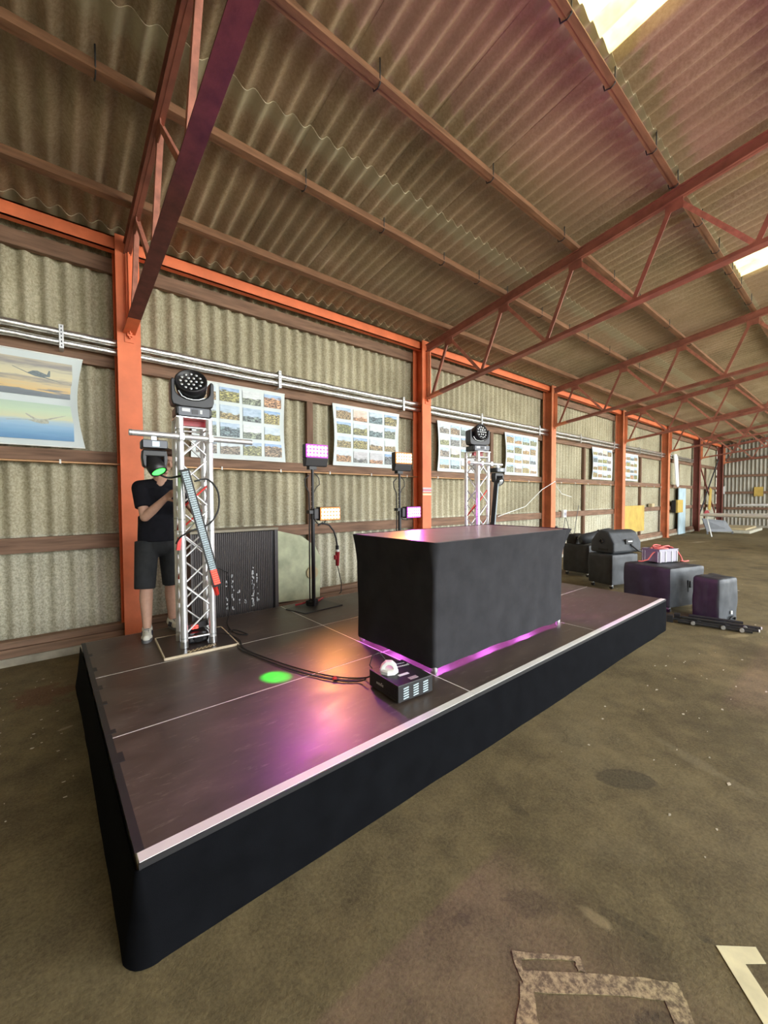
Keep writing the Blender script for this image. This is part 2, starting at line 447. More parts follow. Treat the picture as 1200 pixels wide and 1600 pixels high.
def look(d, c=(0, 0, 0)):
    """matrix that takes +Z to direction d, moved to c"""
    return Matrix.Translation(V(c)) @ V(d).to_track_quat('Z', 'Y').to_matrix().to_4x4()
def softbox(w, d, h, r, amp=.0, seed=0., n=10, taper=0.):
    """cloth-covered box, bottom centre at the origin"""
    mb = MB()
    def p(q):
        x, y, z = q
        c = V((max(-w / 2 + r, min(w / 2 - r, x)), max(-d / 2 + r, min(d / 2 - r, y)), max(r * .3, min(h - r, z))))
        o = V(q) - c
        if o.length > 1e-6:
            nn = o.normalized(); v = c + nn * min(r, o.length if z < r * .3 else r)
        else: nn = V((0, 0, 1)); v = c
        a = amp * noise.noise(V((v.x * 7 + seed, v.y * 7, v.z * 3.2))) + amp * .6 * noise.noise(V((v.x * 19, v.y * 19 + seed, v.z * 7)))
        v = v + nn * a
        if taper: v.x *= 1 - taper * (v.z / h); 
        return v
    def L(a, b, t): return a + (b - a) * t
    X0, X1, Y0, Y1 = -w / 2, w / 2, -d / 2, d / 2
    def warp(t): return t
    mb.grid(lambda u, v: p((L(X0, X1, u), Y0, L(0, h, v))), n, n)
    mb.grid(lambda u, v: p((X1, L(Y0, Y1, u), L(0, h, v))), n, n)
    mb.grid(lambda u, v: p((L(X1, X0, u), Y1, L(0, h, v))), n, n)
    mb.grid(lambda u, v: p((X0, L(Y1, Y0, u), L(0, h, v))), n, n)
    mb.grid(lambda u, v: p((L(X0, X1, u), L(Y0, Y1, v), h)), n, n)
    mb.grid(lambda u, v: p((L(X0, X1, u), L(Y1, Y0, v), 0)), n, n)
    return mb

# ================================================================== STRUCTURE
X1, BAY = 0.565, 4.926
XL, XR = -6.6, 30.35
CY = 3.843                      # inner face of the columns
SL = .157                       # roof slope
def zt(y): return 4.775 + SL * (3.29 - y)      # purlin underside
def zb(y): return 3.67 + .137 * (3.78 - y)     # truss bottom chord

floor = MB().box(XL - .3, XR + .3, -9.4, 6.5, -.2, 0).build('floor', m_floor, kind='structure')
m_apron = mat('sunlit_concrete_apron', (.42, .39, .31), .9, 0, .12, .3)
MB().box(-70, 110, -90, -9.4, -.2, -.005).build('floor', m_apron, kind='structure')

m_cutedge = mat('pale_cut_edge', (.58, .53, .40), .9, 0, .2, 20)
# --- corrugated sheet: x across, y along, wave in z; lower face is the inside
def sheet_mesh(name, length, m, width=.93, waves=5.17, amp=.036, th=.008, pitch=.18):
    mb = MB(); seg = int(waves * 9)
    def w(x): return amp * math.cos(2 * math.pi * x / pitch)
    xs = [width * i / seg for i in range(seg + 1)]
    for zo, flip in ((0, False), (th, True)):
        vs = [(x, 0, w(x) + zo) for x in xs] + [(x, length, w(x) + zo) for x in xs]
        k = seg + 1
        fs = [(i, i + k, i + k + 1, i + 1) if not flip else (i, i + 1, i + k + 1, i + k) for i in range(seg)]
        mb.add(vs, fs, True)
    for y in (0, length):
        vs = [(x, y, w(x)) for x in xs] + [(x, y, w(x) + th) for x in xs]
        mb.add(vs, [(i, i + 1, i + k + 1, i + k) for i in range(seg)], False, 1)
    for x in (0, width):
        mb.add([(x, 0, w(x)), (x, length, w(x)), (x, length, w(x) + th), (x, 0, w(x) + th)], [(0, 1, 2, 3)], False)
    return mb.mesh(name, [m, m_cutedge])

# --- ceiling: ridge-side board is the ceiling's own mesh, sheets and purlins are its parts
ceiling = MB().box(XL, XR, -9.42, -9.30, zt(-9.4) - .15, zt(-9.4) + .22).build('ceiling', m_purlin, kind='structure')
def mat_translucent():
    m, nt, b = nodes_of('translucent_skylight_sheet')
    out = nt.nodes['Material Output']; nt.nodes.remove(b)
    t = N(nt, 'ShaderNodeBsdfTranslucent'); d = N(nt, 'ShaderNodeBsdfDiffuse'); mx = N(nt, 'ShaderNodeMixShader')
    p = pos(nt)
    dirt = ramp(nt, noise_tex(nt, p, 3, 4), [(.35, (.52, .47, .29)), (.65, (.74, .70, .50))])
    nt.links.new(dirt, t.inputs[0]); nt.links.new(dirt, d.inputs[0])
    mx.inputs[0].default_value = .3
    nt.links.new(t.outputs[0], mx.inputs[1]); nt.links.new(d.outputs[0], mx.inputs[2]); nt.links.new(mx.outputs[0], out.inputs[0])
    return m
m_trans = mat_translucent()
tops = [3.88, 1.70, -.22, -2.14, -4.06, -5.98, -7.90, -9.45]
bots = [4.62, 4.10, 1.98, .04, -1.88, -3.80, -5.72, -7.65]
ang = math.atan(SL); ca = math.cos(ang)
kx0 = int(math.floor((XL + .04) / .9)); kx1 = int(math.ceil((XR + .04) / .9))
for r in range(len(tops)):
    L_ = (bots[r] - tops[r]) / ca
    me = sheet_mesh('roof_sheet', L_, m_roofsheet)
    tm = sheet_mesh('skylight_sheet', L_, m_trans) if r == 3 else None
    for k in range(kx0, kx1):
        x = -.04 + .9 * k
        # y axis of the sheet runs down the slope; lower end lies outside the next sheet
        tilt = math.radians(.35)
        sky = r == 3 and (k % 6) == 3
        o = link('skylight_sheet' if sky else 'roof_sheet', tm if sky else me, ceiling,
                 (x, tops[r], zt(tops[r]) + .142), (-(ang - tilt), -.008, 0))
PUR = [3.29 - 1.15 * i for i in range(11)]
for i, y in enumerate(PUR):
    mb = MB()
    mb.bar((XL, y, zt(y) + .055), (XR - .1, y, zt(y) + .055), .055, .11, (0, SL, 1))
    mb.bar((XL, y - .035, zt(y) + .012), (XR - .1, y - .035, zt(y) + .012), .05, .022, (0, SL, 1))
    mb.build('purlin', m_purlin, ceiling)
hm = MB().tube([(0, -.045, .20), (0, -.045, -.02), (0, -.01, -.035), (0, .04, -.02), (0, .05, .03)], .006, 5).mesh('hook_bolt', m_blackm)
for i in (1, 2, 3):
    x = -.9 + .3 * i
    while x < 11.5:
        link('hook_bolt', hm, ceiling, (x + random.uniform(-.05, .05), PUR[i] - .01, zt(PUR[i]) + .01))
        x += random.choice((.75, .9, 1.05)) * (1 if i != 2 else 1.5)

# --- back wall
wall = MB().box(XL, XR, 4.03, 4.5, 0, .085).build('wall_back', m_conc, kind='structure')
for (z0, z1) in ((.06, 1.36), (1.28, 2.34), (2.26, 4.86)):
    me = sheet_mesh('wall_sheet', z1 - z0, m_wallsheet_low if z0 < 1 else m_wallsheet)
    for k in range(int((XL + .24) / .9) - 1, int((XR + .24) / .9) + 1):
        x = -.24 + .9 * k
        if x > XR: break
        t = math.radians(.45)
        link('wall_sheet', me, wall, (x, 4.235, z0), (math.radians(90) + t, 0, -.008 + 0.), (1, 1, -1))
GIRTS = [('girt', 1.165, .165, m_wood), ('girt', 2.155, .15, m_wood), ('girt', 3.315, .16, m_wood), ('girt', 4.43, .17, m_wood)]
bays = [X1 + BAY * k for k in range(-2, 7)]
for b in range(len(bays) - 1):
    for j, (nm, z, h, mm) in enumerate(GIRTS):
        x0, x1 = max(bays[b] + .01, XL), bays[b + 1] - .01
        mb = MB()
        dz = random.uniform(-.012, .012)
        mb.box(x0, x1, 4.12, 4.195, z + dz, z + h + dz)
        mb.build('girt', mm, wall, bevel=.004)
    x0, x1 = max(bays[b] + .02, XL), bays[b + 1] - .02
    MB().box(x0, x1, 4.05, 4.19, .085, .175).build('sill_board', m_sill, wall, bevel=.004)
    MB().box(x0, x1, 4.07, 4.19, .178, .25).build('sill_board', m_sill, wall, bevel=.004)
    xm = (bays[b] + bays[b + 1]) / 2 + .06
    if xm > XL:
        MB().box(xm - .055, xm + .055, 4.125, 4.20, .25, 3.31).build('wall_post', m_wood_v, wall, bevel=.004)

# --- eave beam (orange)
eb = MB()
eb.box(XL, XR, 3.93, 3.94, 4.61, 4.77); eb.box(XL, XR, 3.93, 4.02, 4.755, 4.77); eb.box(XL, XR, 3.93, 4.02, 4.61, 4.625)
trim = eb.build('trim_1', m_orange, kind='structure')
# --- far end wall
wall_end = MB().box(XR + .02, XR + .25, -9.4, 4.5, 0, .12).build('wall_right', m_conc, kind='structure')
me = sheet_mesh('end_sheet', 1.0, m_endsheet, 1.04, 6.1, .05, .006, .17)
for k in range(13):
    y1 = 4.4 - 1.02 * k
    link('end_sheet', me, wall_end, (XR + .12, y1, .1), (math.radians(90), 0, math.radians(-90)), (1, zt(y1 - 1.02) + .2, -1))
for z in (1.0, 1.9, 2.86, 3.83):
    MB().box(XR - .02, XR + .07, -9.2, 4.2, z, z + .14).build('girt', m_wood, wall_end)
for y in (3.0, 1.35, -1.6, -4.5, -7.4):
    if y == 1.35: MB().box(XR - .03, XR + .06, y - .09, y + .09, .12, zt(y)).build('wall_post', m_darkred, wall_end)
# --- near end wall (behind the view on the left)
MB().box(XL - .25, XL, -9.4, 4.5, 0, 6.9).build('wall_left', m_wallsheet, kind='structure')

MB().box(XL, -.4, -9.4, -9.25, 0, 6.9).build('wall_front_light_block', m_wallsheet, kind='structure')  # unseen partial wall, added to block daylight coming in from the left
# --- columns
CL = ['orange steel column behind the man in the black shirt',
      'orange steel column with a small striped sticker behind the purple and amber floodlights',
      'orange steel column right of the far truss tower, black cone hung at its foot',
      'orange steel column at the left edge of the large yellow board',
      'orange steel column with the small yellow box beside it',
      'dark red steel column beside the red-tipped white wing',
      'dark red steel column in the far corner beside the striped end wall']
cm = MB()
def ibeam(mb, w, d, z0, z1):
    mb.box(-w / 2, w / 2, 0, .015, z0, z1); mb.box(-w / 2, w / 2, d - .015, d, z0, z1); mb.box(-.006, .006, .015, d - .015, z0, z1)
for k in range(7):
    x = X1 + BAY * k
    t = thing('steel_column', CL[k], 'column', (x, CY, 0), 0, 'columns along the back wall')
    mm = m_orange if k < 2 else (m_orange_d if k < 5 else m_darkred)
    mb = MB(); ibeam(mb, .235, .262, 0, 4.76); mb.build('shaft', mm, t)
    MB().box(-.15, .15, -.03, .29, 0, .012).build('base_plate', mm, t)
    mb = MB(); mb.box(-.045, .045, -.012, 0, 3.56, 3.72); mb.box(-.008, .008, -.05, -.012, 3.60, 3.69); mb.build('bracket', mm, t)
    if k == 1:
        MB().box(-.1175, .1175, -.004, 0, 1.86, 1.95).build('sticker', [mat('sticker_grey', (.55, .5, .5), .6, 0, 0)], t)
        MB().box(-.1175, .1175, -.005, 0, 1.885, 1.915).build('sticker_band', [mat('sticker_pink', (.62, .15, .22), .6, 0, 0)], t)
        MB().box(-.1175, .1175, -.004, 0, 1.80, 1.835).build('sticker', [mat('sticker_cream', (.85, .75, .42), .6, 0, 0)], t)

# --- roof trusses
TL = ['nearest red roof truss above the man, maroon lower chord', 'red roof truss springing from the column behind the purple floodlight',
      'red roof truss springing from the column right of the far truss tower', 'red roof truss springing from the column beside the large yellow board',
      'red roof truss springing from the column with the small yellow box', 'red roof truss above the red-tipped wing',
      'last red roof truss against the striped end wall']
tn = [3.29 - 1.15 * i for i in range(11)]
bn = [3.78, 2.57] + [1.41 - 1.15 * i for i in range(10)]
def make_truss(mt, mbm, first):
    t = bpy.data.objects.new('roof_truss', None); col.objects.link(t)
    yE = -9.2
    def P(y, z): return (0, y, z)
    mb = MB()
    mb.bar(P(CY - .005, zt(CY) - .075), P(yE, zt(yE) - .075), .012, .12, (0, 0, 1))
    mb.bar(P(CY - .005, zt(CY) - .008), P(yE, zt(yE) - .008), .075, .014, (0, 0, 1))
    mb.bar(P(CY - .005, zt(CY) - .126), P(yE, zt(yE) - .126), .075, .012, (0, 0, 1))
    mb.build('top_chord', mt, t)
    mb = MB()
    mb.bar(P(CY - .34, zb(CY - .34)), P(yE, zb(yE)), .125, .012, (0, 0, 1))
    mb.bar(P(CY - .34, zb(CY - .34) + .035), P(yE, zb(yE) + .035), .03, .06, (0, 0, 1))
    mb.build('bottom_chord', mbm, t)
    mb = MB(); mb.bar(P(CY - .012, zb(CY)), P(CY - .38, zb(CY - .38)), .122, .013, (0, 0, 1)); mb.bar(P(CY - .012, zb(CY) + .035), P(CY - .38, zb(CY - .38) + .035), .028, .06, (0, 0, 1))
    mb.build('chord_end', m_orange if first else m_orange_d, t)
    mb = MB(); mb.bar(P(CY - .03, 3.62), P(CY - .03, zt(CY) - .14), .05, .055, (0, 1, 0)); mb.bar(P(CY - .06, 3.64), P(CY - .06, zt(CY) - .14), .012, .06, (0, 1, 0))
    mb.build('end_post', m_orange if first else m_orange_d, t)
    for i in range(11):
        a, b, c = (bn[i], zb(bn[i]) + .04), (tn[i], zt(tn[i]) - .10), (bn[i + 1], zb(bn[i + 1]) + .04)
        if i == 0: a = (3.70, zb(3.70) + .04)
        for j, (p0, p1) in enumerate(((a, b), (b, c))):
            mb = MB(); mb.bar(P(*p0), P(*p1), .052, .007, (1, 0, 0)); mb.bar(V(P(*p0)) + V((.022, 0, 0)), V(P(*p1)) + V((.022, 0, 0)), .007, .05, (1, 0, 0))
            mb.build('diagonal', (m_diag if first else m_chord) if j == 0 else m_diag, t)
        mb = MB(); mb.box(-.005, .005, tn[i] - .09, tn[i] + .09, zt(tn[i]) - .24, zt(tn[i]) - .12); mb.build('gusset', mt, t)
    return t
t0 = make_truss(m_chord, m_chord_p, True); t0.location = (X1, 0, 0); tag(t0, TL[0], 'truss', 'roof trusses')
t1 = make_truss(m_chord, m_chord, False); t1.location = (X1 + BAY, 0, 0); tag(t1, TL[1], 'truss', 'roof trusses')
for k in range(2, 7):
    c = copy_tree(t1); c.location = (X1 + BAY * k, 0, 0); tag(c, TL[k], 'truss', 'roof trusses')

# --- floor markings and stains: children of the floor
def flat(name, pts, m, z=.002, jit=0.):
    if jit:
        out = []
        n = len(pts)
        for i in range(n):
            a, b = V(pts[i]), V(pts[(i + 1) % n])
            for q in range(4):
                t = q / 4; d = (b - a); nn = V((-d.y, d.x)).normalized() if d.length > 0 else V((0, 0))
                out.append(a + d * t + nn * random.uniform(-jit, jit))
        pts = out
    return MB().prism([(p[0], p[1], .0005) for p in pts], (0, 0, z)).build(name, m, floor)
flat('painted_line', [(1.72, -1.36), (1.83, -1.46), (1.785, -1.495), (1.725, -1.445), (1.61, -1.55), (1.44, -1.70), (1.39, -1.655)], m_marky)
flat('painted_line', [(1.10, -.86), (1.28, -1.04), (1.245, -1.075), (1.225, -1.055), (1.25, -1.03), (1.10, -.90), (1.075, -.925), (1.06, -.91)], m_worn, .0021, .004)
flat('painted_line', [(1.06, -.91), (1.30, -1.13), (1.46, -1.30), (1.42, -1.335), (1.24, -1.165), (1.025, -.965)], m_worn, .0018, .004)
flat('painted_line', [(1.03, -.94), (1.055, -.97), (.92, -1.09), (.86, -1.03)], m_worn, .0022, .008)
flat('painted_line', [(1.46, -1.30), (1.42, -1.335), (1.25, -1.47), (1.20, -1.42), (1.38, -1.28)], m_worn, .0014, .006)
mred = mat('red_floor_paint', (.13, .042, .030), .85, 0, .3, 9)
mdeb = mat('pale_debris', (.50, .44, .33), .9, 0, .2)
for i in range(110):
    x, y = random.choice(((random.uniform(6.4, 15), random.uniform(-.9, 2.2)), (random.uniform(2.0, 6), random.uniform(-1.3, -.3)), (random.uniform(-.7, -.12), random.uniform(1.2, 3.6))))
    if -.1 < x < 6.1 and y > -.12: continue
    s = random.uniform(.003, .011) * (1 + x * .09)
    a = random.uniform(0, 3.1)
    pts = [(x + s * math.cos(a + q) * random.uniform(.5, 1.6), y + s * math.sin(a + q) * random.uniform(.3, .9)) for q in (0, 1.3, 2.4, 3.6, 5)]
    flat('debris_fleck', pts, mdeb, .003)

# ================================================================== SERVICES AND POSTERS ON THE BACK WALL
def pipe_run(name, label, y, z, r, m, wob=0.):
    t = thing(name, label, 'pipe', (XL, y, z))
    x = 0.; Lr = 24.6 - XL; i = 0
    while x < Lr - .05:
        l = min(random.uniform(1.0, 1.25), Lr - x)
        n = 8
        MB().tube([(x + l * q / n, random.uniform(-wob, wob), random.uniform(-wob, wob)) for q in range(n + 1)],
                  [r * (1 + random.uniform(-.05, .05) * (wob > 0)) for q in range(n + 1)], 12).build('insulation_sleeve' if wob else 'pipe_length', m, t)
        x += l
    return t
pu = pipe_run('insulated_pipe', 'upper foil wrapped pipe running along the wall above the posters', 4.02, 3.575, .043, m_foil, .004)
pl = pipe_run('insulated_pipe', 'lower foil wrapped pipe running just under its twin above the posters', 4.02, 3.47, .038, m_foil, .003)
br = MB(); br.box(-.02, .02, -.062, -.054, -.13, .12)
for z in (-.1, -.06, -.02, .02, .06, .10): br.box(-.005, .005, -.0635, -.062, z - .012, z + .008, 1)
br.box(-.02, .02, -.062, .10, -.130, -.122); br.box(-.02, .02, -.062, .10, .112, .12)
bme = br.mesh('pipe_bracket', [m_galv, m_black])
x = .10 - XL
for x in (-4.3, -2.1, -.05, 2.50, 5.0, 7.4, 9.9, 12.3, 14.8, 17.2, 19.7, 22.1):
    link('pipe_bracket', bme, pu, (x - XL, 0, -.05))
ct = thing('copper_conduit', 'thin copper pipe running along the girt below the posters', 'pipe', (XL, 4.095, 2.165))
MB().tube([(0, 0, 0), (12, 0, .004), (24.0 - XL, 0, 0)], .013, 8).build('pipe_length', m_copper, ct)
cme = MB().box(-.008, .008, -.016, .028, -.016, .03).mesh('pipe_clip', m_white)
for k in range(34): link('pipe_clip', cme, ct, (.35 + .88 * k, 0, 0))

unit = MB().box(-.5, .5, -.5, .5, -.5, .5).mesh('photo_print', m_photo)
def poster(label, x0, x1, z0, z1, nx, nz, skew=0., name='photo_poster', curl=.02, cat='poster'):
    t = thing(name, label, cat, ((x0 + x1) / 2, 4.085, z0), 0, 'posters pinned along the back wall')
    w, h = x1 - x0, z1 - z0
    th = .004
    mb = MB()
    def fr(u, v):
        xx = (u - .5) * w
        bow = curl * math.sin(math.pi * v)
        xx -= bow * (2 if u > .5 else -.6) * abs(u - .5) * 2 * .9
        return (xx, -.03 * math.sin(math.pi * v) * (abs(u - .5) * 2) ** 16 - .0012 * math.sin(7 * v + 9 * u), v * h)
    mb.grid(fr, 16, 12)
    mb.grid(lambda u, v: V(fr(1 - u, v)) + V((0, th, 0)), 16, 12)
    mb.build('sheet', m_paper, t)
    MB().cyl((-w / 2, 0, h), (w / 2, 0, h), .007, n=8).build('top_rail', m_white, t)
    MB().cyl((-w / 2, 0, 0), (w / 2, 0, 0), .007, n=8).build('bottom_rail', m_white, t)
    if nx:
        mx, mz = .07 * w / nx * 1.6, .03
        cw, ch = (w - 2 * mx) / nx, (h - 2 * mz) / nz
        for i in range(nx):
            for j in range(nz):
                link('photo_print', unit, t, (-w / 2 + mx + cw * (i + .5), -.0065, mz + ch * (j + .53)), (0, 0, 0), (cw * .84, .006, ch * .78))
    return t
poster('white photo poster behind the near truss tower, four rows of pictures', 1.27, 2.63, 2.31, 3.345, 4, 4)
poster('white photo poster between the purple and the amber floodlight', 3.49, 4.99, 2.31, 3.335, 4, 4, curl=.03)
poster('white photo poster behind the far truss tower, right of the stickered column', 6.05, 7.52, 2.31, 3.35, 4, 4)
poster('white photo poster just right of the far truss tower', 8.47, 10.02, 2.32, 3.35, 4, 4, curl=.03)
poster('small far photo poster left of the column by the yellow board', 13.35, 14.93, 2.34, 3.37, 4, 4)
poster('small far photo poster above the large yellow board', 15.80, 17.37, 2.36, 3.35, 4, 4)
pt = poster('aircraft poster with a sunset painting above a blue sky painting', -1.36, .14, 2.335, 3.335, 0, 0, name='aircraft_poster', curl=.035)
um = lambda n, m: MB().box(-.5, .5, -.5, .5, -.5, .5).mesh(n, m)
pc = -.61
a = link('painting', um('painting', m_sunset), pt, (-.66 - pc, -.007, 3.06 - 2.335), (0, 0, 0), (1.40, .006, .39))
b = link('painting', um('painting', m_blues), pt, (-.66 - pc, -.007, 2.595 - 2.335), (0, 0, 0), (1.40, .006, .39))
m_plane = mat('painted_grey_aircraft', (.16, .20, .21), .5, 0, .2, 40); m_planel = mat('painted_pale_aircraft', (.42, .44, .36), .5, 0, .2, 40)
def pl_(poly, m): MB().prism([(x - pc, -.012, z - 2.335) for x, z in poly], (0, .003, 0)).build('aircraft_silhouette', m, pt)
pl_([(-.46, 3.155), (-.34, 3.105), (-.30, 3.13), (-.26, 3.135), (-.18, 3.105), (-.165, 3.15), (-.152, 3.15), (-.155, 3.085), (-.20, 3.078), (-.05, 3.035), (-.20, 3.066), (-.28, 3.075), (-.335, 3.095), (-.46, 3.150)], m_plane)
pl_([(-.52, 2.592), (-.30, 2.607), (-.37, 2.665), (-.36, 2.67), (-.27, 2.615), (-.22, 2.62), (-.03, 2.682), (-.03, 2.677), (-.19, 2.612), (-.175, 2.60), (-.18, 2.578), (-.24, 2.572), (-.30, 2.585), (-.36, 2.607), (-.40, 2.602), (-.52, 2.587)], m_planel)

# things leaning on or fixed to the far wall
yb = MB().box(15.98, 17.98, 4.03, 4.06, .42, 1.42).build('yellow_board', m_yellow, bevel=.004)
tag(yb, 'large square yellow board leaning against the wall beside a column', 'board')
t = thing('wall_box', 'small yellow box fixed beside the orange column', 'box', (22.0, 3.96, 1.03))
MB().box(-.35, .45, -.1, 0, 0, .58).build('box_front', m_yellow, t, bevel=.01); MB().box(-.42, -.30, -.03, .12, .02, .56).build('box_mount', m_black, t)
MB().box(-.30, .40, 0, .12, .08, .5).build('box_back', m_dgrey, t)
d = MB().box(22.3, 23.35, 3.98, 4.02, .002, 2.15).build('blue_board', m_blue); tag(d, 'tall pale blue board standing against the far wall', 'board')
ws = MB().prism([(21.2, 3.90, 3.62), (21.5, 3.90, 3.66), (21.72, 3.90, 3.5), (21.95, 3.90, 2.25), (21.75, 3.90, 2.18), (21.55, 3.90, 2.3)], (0, .04, 0)).build('white_banner', m_whiteg)
tag(ws, 'narrow white banner hanging on the wall right of the orange column', 'banner')
sb = thing('socket_box', 'white electrical socket box on the girt beside the orange column', 'socket', (11.5, 4.06, 1.16))
MB().box(-.09, .09, -.02, .06, 0, .22).build('housing', m_white, sb, bevel=.012); MB().box(-.05, .05, -.03, -.02, .05, .15).build('cover_flap', m_crate, sb)
cb = thing('hanging_cone', 'dark bell shaped cone with a pale rim at the column foot', 'cone', (10.35, 3.72, .42))
MB().lathe([(.15, 0), (.15, .13)], n=18).build('pale_rim', m_chipw, cb); MB().lathe([(.14, .13), (.13, .22), (.06, .45), (.03, .55), (.0, .55)], n=18).build('bell', m_dgrey, cb)
MB().cyl((0, 0, -.42), (0, 0, .02), .03, n=10).build('post', m_dgrey, cb)
wc = MB().tube([(8.0, 3.95, 1.30), (9.2, 3.95, 1.52), (9.9, 3.9, 1.95), (10.42, 3.80, 2.18), (10.7, 3.9, 2.05), (11.2, 4.0, 1.85), (11.9, 4.05, 1.76)], .009, 6).build('loose_rope', m_white)
tag(wc, 'loose white cord looped over the orange column right of the far tower', 'rope')
sc = thing('socket_cables', 'dark thin cables hanging below the white socket box', 'cable', (11.5, 4.03, 1.15))
MB().tube([(-.02, 0, 0), (-.12, 0, -.35), (-.2, .02, -.8)], .01, 6).build('cable', m_dgrey, sc); MB().tube([(.03, 0, 0), (.25, 0, -.4), (.55, 0, -.62), (.7, .03, -.2), (.9, .03, .35)], .01, 6).build('cable', m_dgrey, sc)
kb = MB().box(18.7, 19.0, 3.98, 4.11, 1.34, 1.48).build('brown_box', m_tan, bevel=.01); tag(kb, 'small brown box standing on the girt right of the yellow board', 'box')

# old mouldy panel behind the stage
op = thing('old_panel', 'pale mouldy sheet panel leaning on the wall right of the tambour cabinet', 'panel', (2.42, 3.93, 0))
MB().prism([(-.05, 0, .20), (.70, 0, .16), (.72, 0, .80), (.62, 0, 1.0), (.38, 0, 1.17), (-.05, 0, 1.28)], (0, .03, 0)).build('panel_sheet', m_oldboard, op)
MB().cyl((.56, -.02, .58), (.56, 0, .58), .10, n=20).build('round_knob', m_tan, op)
MB().box(-.05, .72, .0, .05, 0, .17).build('foot_board', m_wood, op)

# tambour cabinet
cbt = thing('tambour_cabinet', 'dark brown tambour door cabinet with chipped paint behind the truss tower', 'cabinet', (1.02, 3.22, 0))
CW, CH, CD = 1.06, 1.375, .40
mb = MB(); mb.box(0, .02, 0, CD, 0, CH - .03); mb.box(CW - .045, CW, 0, CD, 0, CH - .03); mb.box(0, CW, CD - .02, CD, 0, CH - .03); mb.box(0, CW, 0, CD, 0, .06)
mb.build('carcass', m_cab, cbt)
MB().box(-.005, CW + .005, -.01, CD, CH - .03, CH).build('cabinet_top', [m_cabtop], cbt, bevel=.003)
slat = MB()
slat.grid(lambda u, v: (u * .0205, -.006 * math.sin(math.pi * u), v * (CH - .10)), 6, 1)
slat.box(0, .0205, 0, .01, 0, CH - .10)
sme = slat.mesh('tambour_slat', m_cab)
x = .022
while x < CW - .085:
    link('tambour_slat', sme, cbt, (x, .015, .06)); x += .0235
MB().box(CW - .075, CW - .048, .02, .03, .06, CH - .04).build('shadow_gap', m_black, cbt)
for (cx, z0, z1, n) in ((.40, .42, .95, 10), (.47, .40, .85, 13), (.62, .45, .72, 6), (.72, .40, .88, 34), (.78, .45, .86, 13), (.54, .45, .8, 5)):
    for i in range(n):
        z = z0 + (z1 - z0) * random.random() ** 1.5; xx = cx + random.uniform(-.012, .012); hh = random.uniform(.008, .035); ww = random.uniform(.004, .009)
        MB().box(xx - ww, xx + ww, .0045, .0075, z, z + hh).build('paint_chip', m_chipw, cbt)

# ================================================================== STAGE
st = thing('stage', 'low stage of nine dark brown deck panels with pale aluminium edge', 'stage', (0, 0, 0))
fr = MB()
for j in range(4):
    y = j * 1.0
    fr.box(0, 6, max(0, y - .02), min(3, y + .02), .31, .3985)
for i in range(4):
    x = i * 2.0
    fr.box(max(0, x - .02), min(6, x + .02), 0, 3, .31, .3983)
fr.build('frame', m_alutrim, st)
for i in range(3):
    for j in range(3):
        MB().box(i * 2 + .0055, i * 2 + 1.9945, j + (.05 if j == 0 else .0055), j + .9945, .375, .4).build('deck_panel', m_deck, st, bevel=.0015)
for i in range(3):
    MB().box(i * 2 + .001, i * 2 + 1.999, -.004, .048, .34, .4006).build('edge_trim', m_alutrim, st)
    MB().box(i * 2 - .002, i * 2 + 2.002, -.011, -.0041, .335, .3985).build('hook_tape', m_blackm, st)
for x in (.1, 2, 4, 5.9):
    for y in (.1, 1, 2, 2.9):
        MB().cyl((x, y, 0), (x, y, .32), .024, n=8).build('leg', m_alu, st)
MB().box(-.006, .026, .05, 2.99, .4001, .4012).build('edge_tape', m_blackm, st)
for (y, l) in ((.72, .10), (1.05, .05), (1.48, .05), (1.75, .08), (2.15, .09), (2.55, .07)):
    MB().box(-.004, .05, y, y + l, .4003, .4018).build('black_tape', m_blackm, st)

# skirt: left side, front and right side hang from the deck
def skirt_path(r, o):
    out = []
    for i in range(31): out.append((-o, 3.0 - (3.0 - r + o) * i / 30, (-1, 0)))
    for i in range(1, 9):
        a = math.pi / 2 * i / 9; out.append((r - o - r * math.cos(a), r - o - r * math.sin(a), (-math.cos(a), -math.sin(a))))
    for i in range(61): out.append((r - o + (6 - 2 * r + 2 * o) * i / 60, -o, (0, -1)))
    for i in range(1, 9):
        a = math.pi / 2 * i / 9; out.append((6 + o - r + r * math.sin(a), r - o - r * math.cos(a), (math.sin(a), -math.cos(a))))
    for i in range(31): out.append((6 + o, r - o + (3.0 - r + o) * i / 30, (1, 0)))
    return out
sp_top = skirt_path(.02, .014); sp_bot = skirt_path(.10, .035)
sk = MB(); NP = len(sp_top) - 1
def skirt_pt(u, v, off=0.):
    i = min(NP, int(round(u * NP))); t = 1 - v                                   # 0 at the top
    x0, y0, n = sp_top[i]; x1, y1, _ = sp_bot[i]
    k = off + .010 * t * noise.noise(V((i * .13, t * 1.5, 0))) + .005 * t * noise.noise(V((i * .4, 3, 0))) + .018 * t * max(0, -n[0])
    return (x0 + (x1 - x0) * t + n[0] * k, y0 + (y1 - y0) * t + n[1] * k, .004 + .372 * v)
sk.grid(lambda u, v: skirt_pt(u, v), NP, 8); sk.grid(lambda u, v: skirt_pt(1 - u, v, -.003), NP, 8)
s = sk.build('stage_skirt', m_cloth); tag(s, 'black cloth skirt hanging around the stage edge down to the floor', 'skirt')

